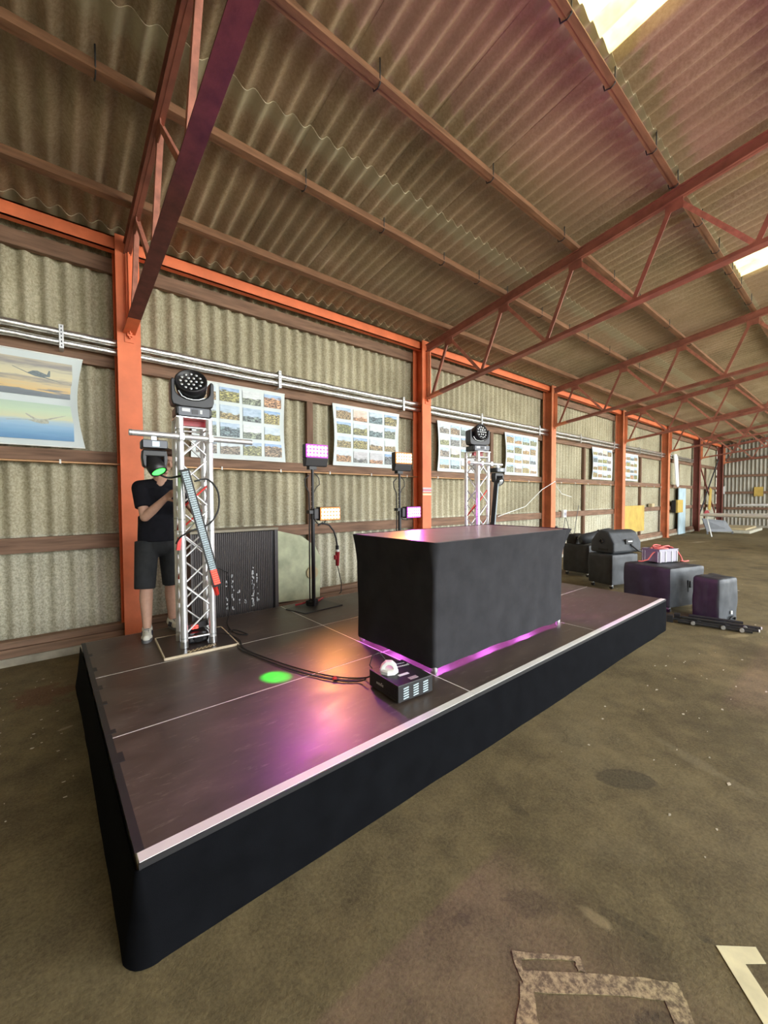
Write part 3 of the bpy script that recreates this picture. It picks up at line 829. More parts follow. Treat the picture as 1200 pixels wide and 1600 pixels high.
# ================================================================== TABLE
tb = thing('stage_table', 'tall table with a glossy brown top standing in the middle of the stage', 'table', (2.02, .40, .4))
TW, TD, TH = 2.0, 1.0, 1.005
MB().box(0, TW, 0, TD, TH - .03, TH).build('table_top', m_tabletop, tb, bevel=.003)
MB().box(.01, TW - .01, .01, TD - .01, TH - .10, TH - .032).build('frame', m_alu, tb)
for x in (.035, TW - .035):
    for y in (.035, TD - .035):
        lg = MB().cyl((x, y, .01), (x, y, TH - .08), .024, n=12).build('leg', m_alu, tb); MB().cyl((x, y, 0), (x, y, .03), .028, n=12).build('leg_foot', m_alu, lg)
cl = MB(); PT = []
def rr(x0, x1, y0, y1, r, n=6):
    out = []
    for cx, cy, a0 in ((x0 + r, y0 + r, 180), (x1 - r, y0 + r, 270), (x1 - r, y1 - r, 0), (x0 + r, y1 - r, 90)):
        for i in range(n + 1):
            a = math.radians(a0 + 90 * i / n); out.append(((cx + r * math.cos(a), cy + r * math.sin(a)), (math.cos(a), math.sin(a))))
    res = []
    for k in range(len(out)):
        p, n1 = out[k]; q, n2 = out[(k + 1) % len(out)]
        L_ = (V(q) - V(p)).length; m_ = max(1, int(L_ / .06))
        for i in range(m_): res.append((V(p).lerp(V(q), i / m_), V(n1).lerp(V(n2), i / m_)))
    return res
ring = rr(-.005, TW + .005, -.005, TD + .005, .03)
rt = rr(-.02, TW + .03, -.02, TD + .02, .02)
NR = len(ring)
def cloth_pt(u, v, off=0.):
    i = int(round(u * NR)) % NR
    p, n = ring[i]; t = 1 - v
    n = n.normalized()
    fl = .042 * max(0, 1 - t / .28) ** 1.5 + (.055 if n.x > .5 else 0) * max(0, 1 - t / .3) ** 1.3
    wv = .022 * t * noise.noise(V((p.x * 3.2, p.y * 3.2, t * 1.1))) + .008 * noise.noise(V((p.x * 7 + t * 2, p.y * 7, t * 2.5)))
    corner = min(1, abs(n.x * n.y) * 2)
    dip = .0
    z = .035 + (TH - .034) * v + (.012 * corner * (1 - v) if True else 0)
    k = fl + wv * min(1, t * 5) + off
    return (p.x + n.x * k, p.y + n.y * k, z + .012 * noise.noise(V((p.x * 2, p.y * 2, 5))) * (1 - v))
cl.grid(lambda u, v: cloth_pt(u, v), NR, 18, closed=True); cl.grid(lambda u, v: cloth_pt(1 - u, v, -.003), NR, 18, closed=True)
tc = cl.build('table_cloth', m_tcloth, None, (2.02, .40, .4)); tag(tc, 'black cloth hung around all sides of the tall stage table', 'tablecloth')
# purple uplighter standing under the table: its glow spills out below the cloth
up = thing('floor_uplight', 'purple light unit under the black table, glowing out below the cloth', 'light', (3.0, .95, .4))
MB().box(-.5, .5, -.04, .04, 0, .05).build('housing', m_black, up)
MB().box(-.48, .48, -.03, .03, .05, .056).build('lens_strip', emit('purple_lens', (.75, .05, 1.0), 6), up)
for (x, y) in ((2.35, .62), (3.0, .62), (3.65, .62), (2.25, 1.1)):
    ld = bpy.data.lights.new('purple_glow', 'POINT'); ld.energy = 6.0; ld.color = (.85, .16, .92); ld.shadow_soft_size = .04
    lo = bpy.data.objects.new('purple_glow', ld); lo.location = (x - 3.0, y - .95, .28); lo.parent = up; col.objects.link(lo)

# ================================================================== FOG MACHINE
fm = thing('fog_machine', 'black box fog machine with a white tank cap on the stage before the table', 'fog machine', (1.49, .225, .4), math.radians(-4))
FW, FD, FH = .30, .335, .125
MB().box(0, FW, 0, FD, .012, FH).build('housing', m_blackm, fm, bevel=.004)
mb = MB()
for x, y in ((.03, .03), (FW - .03, .03), (.03, FD - .03), (FW - .03, FD - .03)): mb = MB().cyl((x, y, 0), (x, y, .014), .014, n=10); mb.build('rubber_foot', m_rubber, fm)
m_vent = mat('pale_vent_slot', (.55, .68, .72), .4, .2, 0)
vm = MB().bar((-.022, 0, -.002), (.022, 0, .002), .004, .0075, (0, 0, 1)).mesh('vent_slot', m_vent)
for i in range(3):
    for j in range(5): link('vent_slot', vm, fm, (.065 + .085 * i, -.001, .032 + .0165 * j))
vd = MB().box(-.002, .002, -.022, .022, -.003, .003).mesh('side_slot', m_black)
for i in range(2):
    for j in range(5): link('side_slot', vd, fm, (-.001, .045 + .06 * i, .032 + .0165 * j))
cp = MB(); cp.lathe([(.066, 0), (.066, .020), (.050, .028), (.0, .028)], n=8, smooth=False); cp.build('tank_cap', m_white, fm, (.085, .215, FH))
mb = MB()
arch = [(-.062, .018), (-.050, .052), (-.022, .078), (.022, .078), (.050, .052), (.062, .018)]
inn = [(.034, .018), (.026, .042), (.010, .055), (-.010, .055), (-.026, .042), (-.034, .018)]
mb.prism([(x, -.022, z) for x, z in arch + inn], (0, .044, 0), 0, Matrix.Translation((.085, .215, FH)) @ Matrix.Rotation(math.radians(-35), 4, 'Z'))
mb.build('cap_handle', m_white, fm, bevel=.004)
mlet = mat('white_lettering', (.75, .78, .78), .5, 0, 0)
def glyphs(parent, origin, du, dv, n, w, h, name='lettering'):
    mb = MB(); o = V(origin); du = V(du); dv = V(dv); nn = du.cross(dv).normalized() * .0008
    for i in range(n):
        hh = h * random.choice((.6, 1, .65, .6)); a = o + du * (w * i)
        for s0, s1, b0, b1 in ((0, .28, 0, hh), (.28, .8, hh * .75, hh), (.28, .8, hh * .2, hh * .42)):
            mb.prism([a + du * (w * s0) + dv * b0, a + du * (w * s1) + dv * b0, a + du * (w * s1) + dv * b1, a + du * (w * s0) + dv * b1], nn)
    mb.build(name, mlet, parent)
glyphs(fm, (-.0005, .245, .055), (0, -1, 0), (0, 0, 1), 6, .014, .024)
glyphs(fm, (.175, .235, FH + .0005), (1, -.1, 0), (.1, 1, 0), 7, .0155, .026)
glyphs(fm, (.165, .285, FH + .0005), (1, -.1, 0), (.1, 1, 0), 12, .009, .010)
mb = MB().box(0, .07, 0, .035, 0, .001); mb.build('rating_label', mat('label_print', (.5, .42, .42), .5, 0, .5, 200), fm, (.13, .03, FH))
MB().box(0, .085, 0, .026, 0, .001).build('rating_label', mlet, fm, (.10, .11, FH))
mb = MB().tube([(.05, .33, .09), (.02, .36, .14), (.05, .37, .20), (.11, .37, .21), (.15, .36, .16), (.14, .33, .10)], .004, 6); mb.build('signal_lead', m_rubber, fm)

# ================================================================== TRUSS TOWERS
def make_tower(name, label, loc, rz):
    t = thing(name, label, 'truss tower', loc, rz, 'lighting truss towers')
    h0, h1 = .02, 2.06; s = .12
    MB().box(-.30, .30, -.29, .32, 0, .018).build('base_board', mat('dark_base_board', (.035, .024, .018), .3, 0, .2), t)
    mb = MB()
    for a, b in (((-.30, -.29), (.30, -.29)), ((.30, -.29), (.30, .32)), ((.30, .32), (-.30, .32)), ((-.30, .32), (-.30, -.29))):
        mb.bar((a[0], a[1], .0102), (b[0], b[1], .0102), .010, .0205)
    mb.build('board_edge', mat('plywood_edge', (.62, .52, .36), .8, 0, .15), t)
    for x, y in ((-s, -s), (s, -s), (s, s), (-s, s)):
        lg = MB().cyl((x, y, h0 + .03), (x, y, h1), .030, n=14).build('leg', m_truss_alu, t)
        MB().cyl((x, y, h0), (x, y, h0 + .06), .034, n=14).build('foot_coupler', m_alu, lg)
        for z in (.10, 1.05, 1.16, 1.95): MB().cyl((x, y, z), (x, y, z + .012), .032, n=14).build('weld_ring', m_galv, lg)
    cs = [(-s, -s), (s, -s), (s, s), (-s, s)]
    zs = [.13 + i * (1.94 - .13) / 8 for i in range(9)]
    for f in range(4):
        a, b = cs[f], cs[(f + 1) % 4]
        for i in range(8):
            p0, p1 = (a, b) if (i + f) % 2 == 0 else (b, a)
            tape = (f, i) in ((1, 3), (3, 4), (0, 5), (2, 4), (3, 2))
            MB().cyl((*p0, zs[i]), (*p1, zs[i + 1]), .0085, n=8).build('brace', m_truss_alu, t)
            if i % 2 == 1 or tape:
                MB().cyl((*p1, zs[i]), (*p0, zs[i + 1]), .0085, n=8).build('brace', m_red if tape else m_truss_alu, t)
        MB().cyl((*a, .10), (*b, .10), .0095, n=8).build('cross_rail', m_truss_alu, t); MB().cyl((*a, 1.98), (*b, 1.98), .0095, n=8).build('cross_rail', m_truss_alu, t)
    MB().box(-.15, .15, -.15, .15, h1, h1 + .008).build('top_plate', m_alu, t)
    MB().box(-.10, .12, -.02, .02, h1 - .05, h1 - .002).build('top_clamp', m_redpl, t)
    return t
make_tower('truss_tower', 'square aluminium truss tower in front of the man, on the left', (.82, 2.30, .4), math.radians(-4))
make_tower('truss_tower', 'square aluminium truss tower behind the right half of the table', (5.06, 2.32, .4), math.radians(-3))
def crossbar(label, x0, x1, y, z):
    t = thing('crossbar', label, 'pipe', ((x0 + x1) / 2, y, z), 0, 'crossbars on the truss towers')
    l = (x1 - x0) / 2
    mb = MB().cyl((-l, 0, 0), (l, 0, 0), .0245, n=16); mb.build('tube', m_truss_alu, t)
    MB().cyl((-l - .001, 0, 0), (-l + .02, 0, 0), .0255, n=16).build('end_ring', m_galv, t)
    for x in (-.12, .12): MB().box(x - .02, x + .02, -.032, .045, -.035, .035).build('coupler', m_alu, t, bevel=.006)
    return t
crossbar('silver crossbar clamped to the near truss tower above the man', .30, 1.31, 2.125, 2.285)
crossbar('silver crossbar clamped to the far truss tower behind the table', 4.63, 5.46, 2.14, 2.275)

# ---- moving heads
m_lensd = mat('dark_lens', (.05, .055, .06), .08, 0, 0)
m_lensg = mat('lens_glass', (.75, .80, .80), .06, .6, 0)
m_panelg = mat('grey_control_panel', (.10, .11, .13), .4, 0, 0)
m_disp = emit('lit_display', (.55, .8, .85), .8)
def wash_head(label, loc, rz, d):
    t = thing('wash_moving_head', label, 'moving head', loc, rz, 'large moving heads on the tower tops')
    bs = MB().box(-.15, .15, -.12, .12, .015, .095).build('base', m_black, t, bevel=.015)
    MB().box(-.125, .125, -.132, -.118, .012, .085).build('control_panel', m_panelg, bs)
    MB().box(-.10, -.035, -.136, -.131, .045, .075).build('display', m_chipw, bs); MB().box(-.02, .03, -.136, -.131, .03, .07).build('label', m_dgrey, bs); MB().box(.045, .065, -.136, -.131, .035, .07).build('socket', m_chipw, bs)
    for x in (-.11, .11): MB().cyl((x, -.06, 0), (x, -.06, .02), .018, n=10).build('foot', m_rubber, bs)
    zc = .285
    mb = MB(); pr_ = []
    R0 = .175
    for sgn in (-1, 1):
        poly = [(sgn * .125, z) for z in ()]
    outer = [(-.165, .115), (-.178, .16), (-.178, .33), (-.165, .345), (-.145, .34), (-.142, .25)] + [(-.142 * math.cos(math.pi * i / 12), .25 - .085 * math.sin(math.pi * i / 12)) for i in range(1, 12)] + \
            [(.142, .25), (.145, .34), (.165, .345), (.178, .33), (.178, .16), (.165, .115), (.10, .10), (-.10, .10)]
    mb.prism([(x, -.075, z) for x, z in outer], (0, .15, 0)); mb.build('yoke', m_black, t, bevel=.012)
    Mx = look(d, (0, 0, zc))
    hd = MB(); hd.lathe([(.0, -.125), (.07, -.12), (.105, -.08), (.125, -.02), (.132, .05), (.135, .095), (.128, .105), (.118, .10), (.116, .085), (0, .085)], Mx, 28)
    h = hd.build('head', m_black, t)
    lm = MB().lathe([(0, .0), (.010, .002), (.014, .007), (.009, .012), (0, .014)], None, 8).mesh('lens', m_lensg)
    for n_, rr_ in ((1, 0), (6, .042), (12, .086)):
        for i in range(n_):
            a_ = 2 * math.pi * i / n_
            o = link('lens', lm, h); o.matrix_local = Mx @ Matrix.Translation((rr_ * math.cos(a_), rr_ * math.sin(a_), .084))
    MB().tube([(-.118, -.077, .235), (-.09, -.079, .19), (-.05, -.08, .172), (0, -.08, .166), (.05, -.08, .172), (.09, -.079, .19)], .006, 6).build('chrome_arc', m_lensg, t)
    return t
wash_head('black moving head with round lens array on top of the near tower', (.82, 2.29, 2.468), math.radians(-6), (-.16, -.86, .50))
wash_head('black moving head turned away on top of the far tower behind the table', (5.06, 2.31, 2.468), math.radians(-22), (.28, -.92, .22))
def beam_head(label, loc, rz, d, lensm):
    """hangs from a crossbar; loc is the clamp point"""
    t = thing('beam_moving_head', label, 'moving head', loc, rz, 'small moving heads hung below the crossbars')
    MB().box(-.018, .018, -.02, .02, -.055, -.024).build('clamp', m_alu, t)
    bs = MB().box(-.095, .095, -.08, .08, -.125, -.055).build('base', m_black, t, bevel=.012)
    MB().box(-.085, .085, -.088, -.079, -.12, -.062).build('control_panel', m_panelg, bs); MB().box(-.02, .03, -.091, -.087, -.11, -.07).build('display', m_disp, bs)
    outer = [(-.088, -.135), (-.095, -.20), (-.085, -.27), (-.06, -.285), (-.06, -.19), (.06, -.19), (.06, -.285), (.085, -.27), (.095, -.20), (.088, -.135)]
    MB().prism([(x, -.05, z) for x, z in outer], (0, .10, 0)).build('yoke', m_black, t, bevel=.01)
    Mx = look(d, (0, 0, -.245))
    h = MB().lathe([(.0, -.10), (.045, -.095), (.068, -.05), (.072, .04), (.066, .085), (.056, .09), (.054, .075), (0, .075)], Mx, 24).build('head', m_black, t)
    MB().lathe([(0.0, .094), (.03, .091), (.052, .080), (.052, .076), (0, .076)], Mx, 20).build('lens', lensm, h)
    return t, Mx
gpos = V((.475, 2.125, 2.285 - .245)); gtgt = V((1.07, 1.14, .4)); gd = (gtgt - gpos).normalized()
def local_dir(d, rz): return Matrix.Rotation(-rz, 3, 'Z') @ V(d)
rz1 = math.radians(-4)
b1, _ = beam_head('small moving head with green lit lens hung beside the man', (.475, 2.125, 2.285), rz1, local_dir(gd, rz1), emit('green_lens', (.03, 1.0, .045), 3.0))
gl = bpy.data.lights.new('green_beam', 'SPOT'); gl.energy = 950; gl.color = (.01, 1.0, .04); gl.spot_size = math.radians(7.0); gl.spot_blend = .8; gl.shadow_soft_size = .01
go = bpy.data.objects.new('green_beam', gl); go.parent = b1; go.location = V((0, 0, -.245)) + V(local_dir(gd, rz1)) * .12
go.rotation_euler = V(local_dir(gd, rz1)).to_track_quat('-Z', 'Y').to_euler(); col.objects.link(go)
beam_head('small dark moving head hung from the far tower crossbar', (5.35, 2.14, 2.275), math.radians(-10), (.05, -.75, -.45), m_lensg)

# ---- leaning LED battens
m_ledstrip = mat('white_led_strip', (.42, .52, .56), .35, 0, .5, 130)
def batten(label, a, b, face, lit):
    t = thing('led_batten', label, 'led bar', a, 0, 'led bars fixed to the towers')
    d = (V(b) - V(a)); L_ = d.length; d.normalize()
    MB().bar((0, 0, 0), V(b) - V(a), .075, .06, face).build('housing', m_black, t)
    u = V(face); r = d.cross(u).normalized(); u = r.cross(d).normalized()
    rows = int(L_ / .0195)
    cell = MB().bar((0, 0, 0), d * .0145, .050, .004, face).mesh('led_row', m_ledstrip)
    cred = MB().bar((0, 0, 0), d * .0145, .050, .004, face).mesh('led_row', emit('red_led', (1, .035, .02), 2.2))
    for i in range(rows):
        s_ = .008 + i * .0195
        red = lit and s_ > L_ * .855
        link('led_row', cred if red else cell, t, d * s_ + u * .0315)
    MB().bar(d * -.012, (0, 0, 0), .08, .065, face).build('end_cap', m_rubber, t); MB().bar(d * L_, d * (L_ + .012), .08, .065, face).build('end_cap', m_rubber, t)
    return t
batten('led bar leaning across the near tower, its lower end lit red', (.70, 2.10, 1.99), (.945, 2.06, .975), (-.22, -1, .0), True)
batten('led bar leaning beside the far tower behind the table', (5.30, 2.12, 2.02), (5.14, 2.10, 1.05), (.35, -1, 0), False)

# black power unit inside the near tower base
pu_ = thing('base_light', 'black unit with red display inside the foot of the near tower', 'light', (.83, 2.32, .42), math.radians(-4))
MB().box(-.09, .09, -.08, .08, .0, .10).build('housing', m_black, pu_, bevel=.02); MB().cyl((0, -.075, .055), (0, -.10, .05), .05, .042, n=18).build('lens_ring', m_black, pu_)
MB().bar((-.1, .02, .13), (.10, 0, .16), .07, .05).build('display_unit', m_black, pu_)
for i in range(4): MB().box(-.05 + .03 * (i % 2), -.025 + .03 * (i % 2), -.045, -.04, .125 + .018 * (i // 2), .135 + .018 * (i // 2)).build('red_digit', emit('red_digits', (1, .03, .02), 3), pu_)
ch = MB()
for i in range(7): ch.tube([(.70 + .035 * i + .018 * math.cos(q), 2.05 + .006 * i + .018 * math.sin(q), .424) for q in [k * .785 for k in range(9)]], .004, 5)
o = ch.build('steel_chain', mat('brass_chain', (.55, .42, .25), .35, .8, .1)); tag(o, 'short pale chain lying on the near tower base board', 'chain')

# ---- flood light stands
def flood(label, loc, rz, colr, name, power, low=False):
    """fixture with its light face towards -Y; loc is the face centre"""
    t = thing('flood_light', label, 'stage light', loc, rz, 'floodlights on the two stands')
    W2, H2 = .15, .085
    h = MB()
    h.box(-W2, W2, 0, .10, -H2, H2); h.build('housing', m_blackm, t, bevel=.012)
    plate = emit(name + '_plate', (1.0, .26, .02) if colr[1] > .2 else (.80, .035, 1.0), .62)
    MB().box(-W2 + .004, W2 - .004, -.006, .001, -H2 + .006, H2 - .006).build('glow_plate', plate, t)  # emissive plate spread over the bezel, stands in for the lamp's bloom
    core = emit(name + '_core', [min(1, c * .55 + .45) for c in colr], 9.0)
    cm_ = MB().lathe([(0, .0), (.0175, .002), (.0175, .006), (0, .008)], look((0, -1, 0)), 10).mesh('led_cell', core)
    for i in range(6):
        for j in range(3): link('led_cell', cm_, t, (-W2 + .035 + .046 * i, -.006, -.045 + .045 * j))
    if not low:
        mb = MB(); mb.prism([(-W2, -.01, -H2), (-W2, .10, -H2), (-W2, .09, -H2 - .10), (-W2, .02, -H2 - .10)], (2 * W2, 0, 0)); mb.build('power_box', m_blackm, t, bevel=.01)
    else:
        MB().box(-W2 - .07, -W2, .02, .12, -H2 * .8, H2 * .8).build('power_box', m_blackm, t, bevel=.01)
    ld = bpy.data.lights.new(name, 'AREA'); ld.shape = 'RECTANGLE'; ld.size = .215; ld.size_y = .085; ld.energy = power; ld.color = colr; ld.spread = math.radians(130)
    lo = bpy.data.objects.new(name, ld); lo.parent = t; lo.location = (0, -.016, 0); lo.rotation_euler = (math.radians(-90), 0, 0); col.objects.link(lo)
    return t
MAG = (.80, .04, 1.0); AMB = (1.0, .36, .05)
def stand(label, x, y, zlo):
    t = thing('light_stand', label, 'stand', (x, y, .4), 0, 'floodlight stands')
    MB().prism([(-.33, .10, 0), (-.24, -.22, 0), (.31, -.18, 0), (.24, .30, 0)], (0, 0, .012)).build('base_plate', mat('stand_plate', (.05, .052, .05), .5, 0, .1), t, bevel=.003)
    MB().cyl((0, 0, .012), (0, 0, 1.12), .024, n=14).build('pole', m_blackm, t)
    MB().cyl((0, 0, 1.12), (0, 0, 1.735), .017, n=12).build('upper_tube', m_blackm, t)
    MB().cyl((0, 0, 1.09), (0, 0, 1.15), .03, n=12).build('collar', m_blackm, t); MB().cyl((.03, 0, 1.12), (.075, 0, 1.12), .012, n=8).build('clamp_knob', m_white, t)
    for z in (1.25, 1.31, 1.37, 1.43, 1.49): MB().cyl((-.018, 0, z), (.018, 0, z), .006, n=6).build('height_pin', m_galv, t)
    MB().box(-.06, .06, -.03, .05, 1.16, 1.20).build('side_bracket', m_blackm, t); MB().box(-.05, .05, -.02, .05, 1.70, 1.739).build('top_bracket', m_blackm, t)
    MB().tube([(-.03, .03, 1.63), (-.09, .03, 1.58), (-.08, .03, 1.5), (-.035, .03, 1.42), (-.03, .03, 1.2), (-.035, .03, .6), (-.03, .04, .05)], .008, 6).build('cable', m_rubber, t)
    MB().tube([(.03, .0, 1.66), (.09, .0, 1.60), (.10, .0, 1.52), (.05, 0, 1.48), (.02, 0, 1.42)], .006, 6).build('cable', m_rubber, t)
    MB().tube([(.02, .02, 1.10), (.08, .02, 1.03), (.17, .02, 1.02), (.20, .02, 1.08)], .007, 6).build('cable', m_rubber, t)
    return t
stand('black floodlight stand with square base plate left of the table', 2.30, 2.70, 1.55)
stand('black floodlight stand behind the table next to the stickered column', 3.74, 2.70, 1.5)
flood('purple floodlight on top of the stand left of the table', (2.345, 2.66, 2.325), math.radians(-4), MAG, 'magenta_led', 16)
flood('amber floodlight low on the stand left of the table', (2.515, 2.64, 1.555), math.radians(2), AMB, 'amber_led', 15, True)
flood('amber floodlight on top of the stand behind the table', (3.79, 2.66, 2.325), math.radians(-6), AMB, 'amber_led', 9)
flood('purple floodlight low on the stand behind the table', (3.97, 2.64, 1.535), math.radians(4), MAG, 'magenta_led', 17, True)

# red mains plug hanging from the left stand with its lead
rp = thing('power_connector', 'red industrial plug hanging on a black lead beside the left floodlight stand', 'plug', (2.64, 2.68, 1.08))
MB().tube([(-.28, 0, .33), (-.22, 0, .36), (-.12, 0, .33), (-.05, 0, .25), (-.015, 0, .15), (0, 0, .05)], .011, 8).build('lead', m_rubber, rp)
MB().cyl((0, 0, .0), (0, 0, .06), .022, n=12).build('collar', m_black, rp)
MB().cyl((0, 0, -.02), (0, 0, .01), .025, n=12).build('pale_ring', m_white, rp)
MB().cyl((0, 0, -.20), (.004, 0, -.02), .022, .03, n=12).build('plug_body', m_redpl, rp); MB().box(-.045, -.02, -.02, .02, -.12, -.06).build('lid', m_redpl, rp, bevel=.006)
MB().tube([(.003, 0, -.2), (.05, .03, -.32), (.14, .12, -.46), (.22, .25, -.62), (.25, .34, -.66)], .006, 6).build('thin_lead', m_dgrey, rp)
o = MB().tube([(2.12, 2.84, .425), (2.18, 2.80, .44), (2.26, 2.80, .45), (2.34, 2.78, .44), (2.42, 2.82, .43), (2.60, 2.98, .41)], .012, 6).build('red_lead', m_redpl); tag(o, 'coiled red lead lying on the left stand base plate', 'cable')
o = MB()
for k in range(3): o.tube([(2.30 + .075 * math.cos(q), 2.74 + .05 * math.sin(q) , .43 + .02 * k) for q in [i * .7 for i in range(10)]], .010, 6)
o = o.build('coiled_cable', m_rubber); tag(o, 'small black cable coil around the foot of the left floodlight stand', 'cable')

# ================================================================== CABLES ON THE STAGE
def cable(name, label, pts, r, m, sub=6, cat='cable'):
    P = [V(p) for p in pts]; out = []
    for i in range(len(P) - 1):
        p0, p1, p2, p3 = P[max(i - 1, 0)], P[i], P[i + 1], P[min(i + 2, len(P) - 1)]
        for q in range(sub):
            t = q / sub
            out.append(.5 * ((2 * p1) + (p2 - p0) * t + (2 * p0 - 5 * p1 + 4 * p2 - p3) * t * t + (3 * p1 - p0 - 3 * p2 + p3) * t ** 3))
    out.append(P[-1])
    o = MB().tube(out, r, 6).build(name, m); return tag(o, label, cat) if label else o
zc = .4095
cable('stage_cable', 'black cable lying from the near tower to the fog machine, upper strand', [(.97, 2.42, zc), (1.08, 2.36, zc + .01), (1.15, 2.12, zc), (1.10, 1.85, zc), (1.16, 1.52, zc), (1.24, 1.22, zc), (1.34, .95, zc), (1.44, .78, zc), (1.55, .68, zc), (1.56, .60, .45)], .0055, m_rubber)
cable('stage_cable', 'black cable lying from the near tower to the fog machine, lower strand', [(.95, 2.50, zc), (1.12, 2.46, zc), (1.13, 2.15, zc), (1.07, 1.84, zc), (1.13, 1.50, zc), (1.20, 1.20, zc), (1.30, .92, zc), (1.40, .74, zc), (1.49, .66, zc), (1.51, .60, .44)], .0055, m_rubber)
cable('wall_lead', 'thin black lead running from the cabinet front down onto the stage', [(1.42, 3.20, .86), (1.40, 3.17, .88), (1.28, 3.16, .94), (1.14, 3.15, .90)], .005, m_rubber)
cable('hanging_lead', 'thin black lead hanging down the cabinet and curling onto the stage', [(1.43, 3.19, .84), (1.43, 3.17, .70), (1.41, 3.10, .52), (1.34, 2.95, .42), (1.24, 2.70, zc), (1.19, 2.45, zc), (1.20, 2.28, zc), (1.27, 2.20, zc), (1.22, 2.42, zc), (1.14, 2.40, zc)], .0055, m_rubber)
o = MB().ball((1.375, .80, .415), .020, .016, .014, 8, 6).build('cable_tie', m_red); tag(o, 'red velcro tie around the cables beside the fog machine', 'cable tie')
cable('tower_cable', 'black cable looped through the near tower behind the led bar', [(.70, 2.12, 1.955), (.60, 2.20, 1.93), (.52, 2.16, 1.955), (.48, 2.15, 1.99)], .009, m_rubber)
cable('tower_loop', 'black cable loop hanging on the right side of the near tower', [(.78, 2.10, 1.90), (.90, 2.13, 1.92), (.99, 2.15, 1.82), (1.0, 2.16, 1.66), (.93, 2.14, 1.54), (.84, 2.08, 1.50), (.74, 2.06, 1.47), (.66, 2.10, 1.42), (.63, 2.14, 1.36)], .008, m_rubber)
o = MB().bar((.645, 2.145, 1.30), (.66, 2.145, 1.41), .028, .03).build('red_strap', m_red); tag(o, 'red strap on the left leg of the near tower at bar height', 'strap')
o = MB().bar((.968, 2.15, .86), (.94, 2.13, .97), .03, .03).build('red_clip', m_red); tag(o, 'red clip holding the lower end of the led bar to the tower', 'clip')

# ================================================================== PERSON
dg = None
def remesh(mb, name, m, parent, voxel, it=4, fac=.5):
    o = mb.build('tmp', m)
    r = o.modifiers.new('r', 'REMESH'); r.mode = 'VOXEL'; r.voxel_size = voxel; r.use_smooth_shade = True
    s = o.modifiers.new('s', 'SMOOTH'); s.iterations = it; s.factor = fac
    bpy.context.view_layer.update()
    me = bpy.data.meshes.new_from_object(o.evaluated_get(bpy.context.evaluated_depsgraph_get()))
    me.name = name
    bpy.data.objects.remove(o)
    if not me.materials: me.materials.append(m)
    for p in me.polygons: p.use_smooth = True
    o = bpy.data.objects.new(name, me); col.objects.link(o)
    if parent is not None: o.parent = parent
    return o
PX, PY, PZ = .62, 2.84, .4
pers = thing('person', 'person in black t-shirt, charcoal shorts and white trainers working behind the tower', 'person', (PX, PY, PZ))
def w(x, y, z): return V((x - PX, y - PY, z - PZ))
HM = Matrix.Translation(w(.672, 2.735, 2.125)) @ Matrix.Rotation(math.radians(24), 4, 'Z') @ Matrix.Rotation(math.radians(22), 4, 'X')
def hp(x, y, z): return HM @ V((x, y, z))
RS, RE, RW = w(.475, 2.83, 1.865), w(.495, 2.72, 1.575), w(.635, 2.565, 1.745)
LS, LE, LW = w(.80, 2.82, 1.865), w(.96, 2.74, 1.60), w(.90, 2.57, 1.68)
body = MB()
body.ball((0, 0, .025), .076, .094, .092, 20, 14, M=HM); body.ball((0, -.022, -.055), .058, .066, .068, 16, 10, M=HM)
body.ball((0, -.066, -.098), .026, .022, .020, 10, 8, M=HM)                       # chin
body.cap(hp(0, -.088, .018), hp(0, -.112, -.028), .0085, .013, 8)                 # nose
body.ball((0, -.082, .035), .048, .016, .010, 12, 8, M=HM)                        # brow
body.ball((0, -.085, -.062), .022, .012, .008, 10, 6, M=HM)                       # lips
for sx in (-1, 1):
    body.ball((sx * .077, .012, -.008), .010, .020, .032, 10, 8, M=HM)            # ears
    body.ball((sx * .045, -.058, -.022), .024, .022, .024, 10, 8, M=HM)           # cheeks
body.cap(w(.64, 2.80, 1.90), hp(0, .012, -.07), .062, .055, 14)
body.ball(w(.635, 2.835, 1.70), .15, .085, .22, 16, 12); body.ball(w(.63, 2.85, 1.42), .135, .09, .22, 16, 12)
body.cap(w(.64, 2.82, 1.88), RS, .055, .05); body.cap(w(.64, 2.82, 1.88), LS, .055, .05)
for S_, E_, W_ in ((RS, RE, RW), (LS, LE, LW)):
    body.cap(S_, E_, .052, .043, 14); body.cap(E_, E_.lerp(W_, .35), .043, .044, 14); body.cap(E_.lerp(W_, .35), W_, .044, .029, 14)
def hand(W_, fwd, side, up_, thumb_s):
    fwd = V(fwd).normalized(); up_ = V(up_).normalized(); side = fwd.cross(up_).normalized() * thumb_s
    pc_ = W_ + fwd * .048
    for k in (-.024, -.008, .008, .024): body.cap(W_ + side * k * .7, W_ + fwd * .085 + side * k, .016, .0135, 8)
    for k, l in ((-.030, .052), (-.0105, .066), (.0095, .072), (.029, .066)):
        b0 = W_ + fwd * .086 + side * k
        j1 = b0 + (fwd * .85 - up_ * .5).normalized() * l * .5
        j2 = j1 + (fwd * .25 - up_ * .95).normalized() * l * .36
        j3 = j2 + (-fwd * .45 - up_ * .85).normalized() * l * .28
        body.cap(b0, j1, .0095, .009, 8); body.cap(j1, j2, .009, .0082, 8); body.cap(j2, j3, .0082, .0075, 8)
    b0 = W_ + fwd * .03 + side * .03
    j1 = b0 + (fwd * .6 + side * .6 - up_ * .4).normalized() * .042; j2 = j1 + (fwd * .75 - up_ * .65 - side * .1).normalized() * .034
    body.cap(b0, j1, .014, .011, 8); body.cap(j1, j2, .011, .009, 8)
hand(RW, (.62, -.45, .62), None, (-.3, -.75, .55), 1)
hand(LW, (-.35, -.80, .25), None, (.2, -.3, .9), 1)
RH, RK, RA = w(.535, 2.86, 1.31), w(.505, 2.80, .90), w(.50, 2.775, .49)
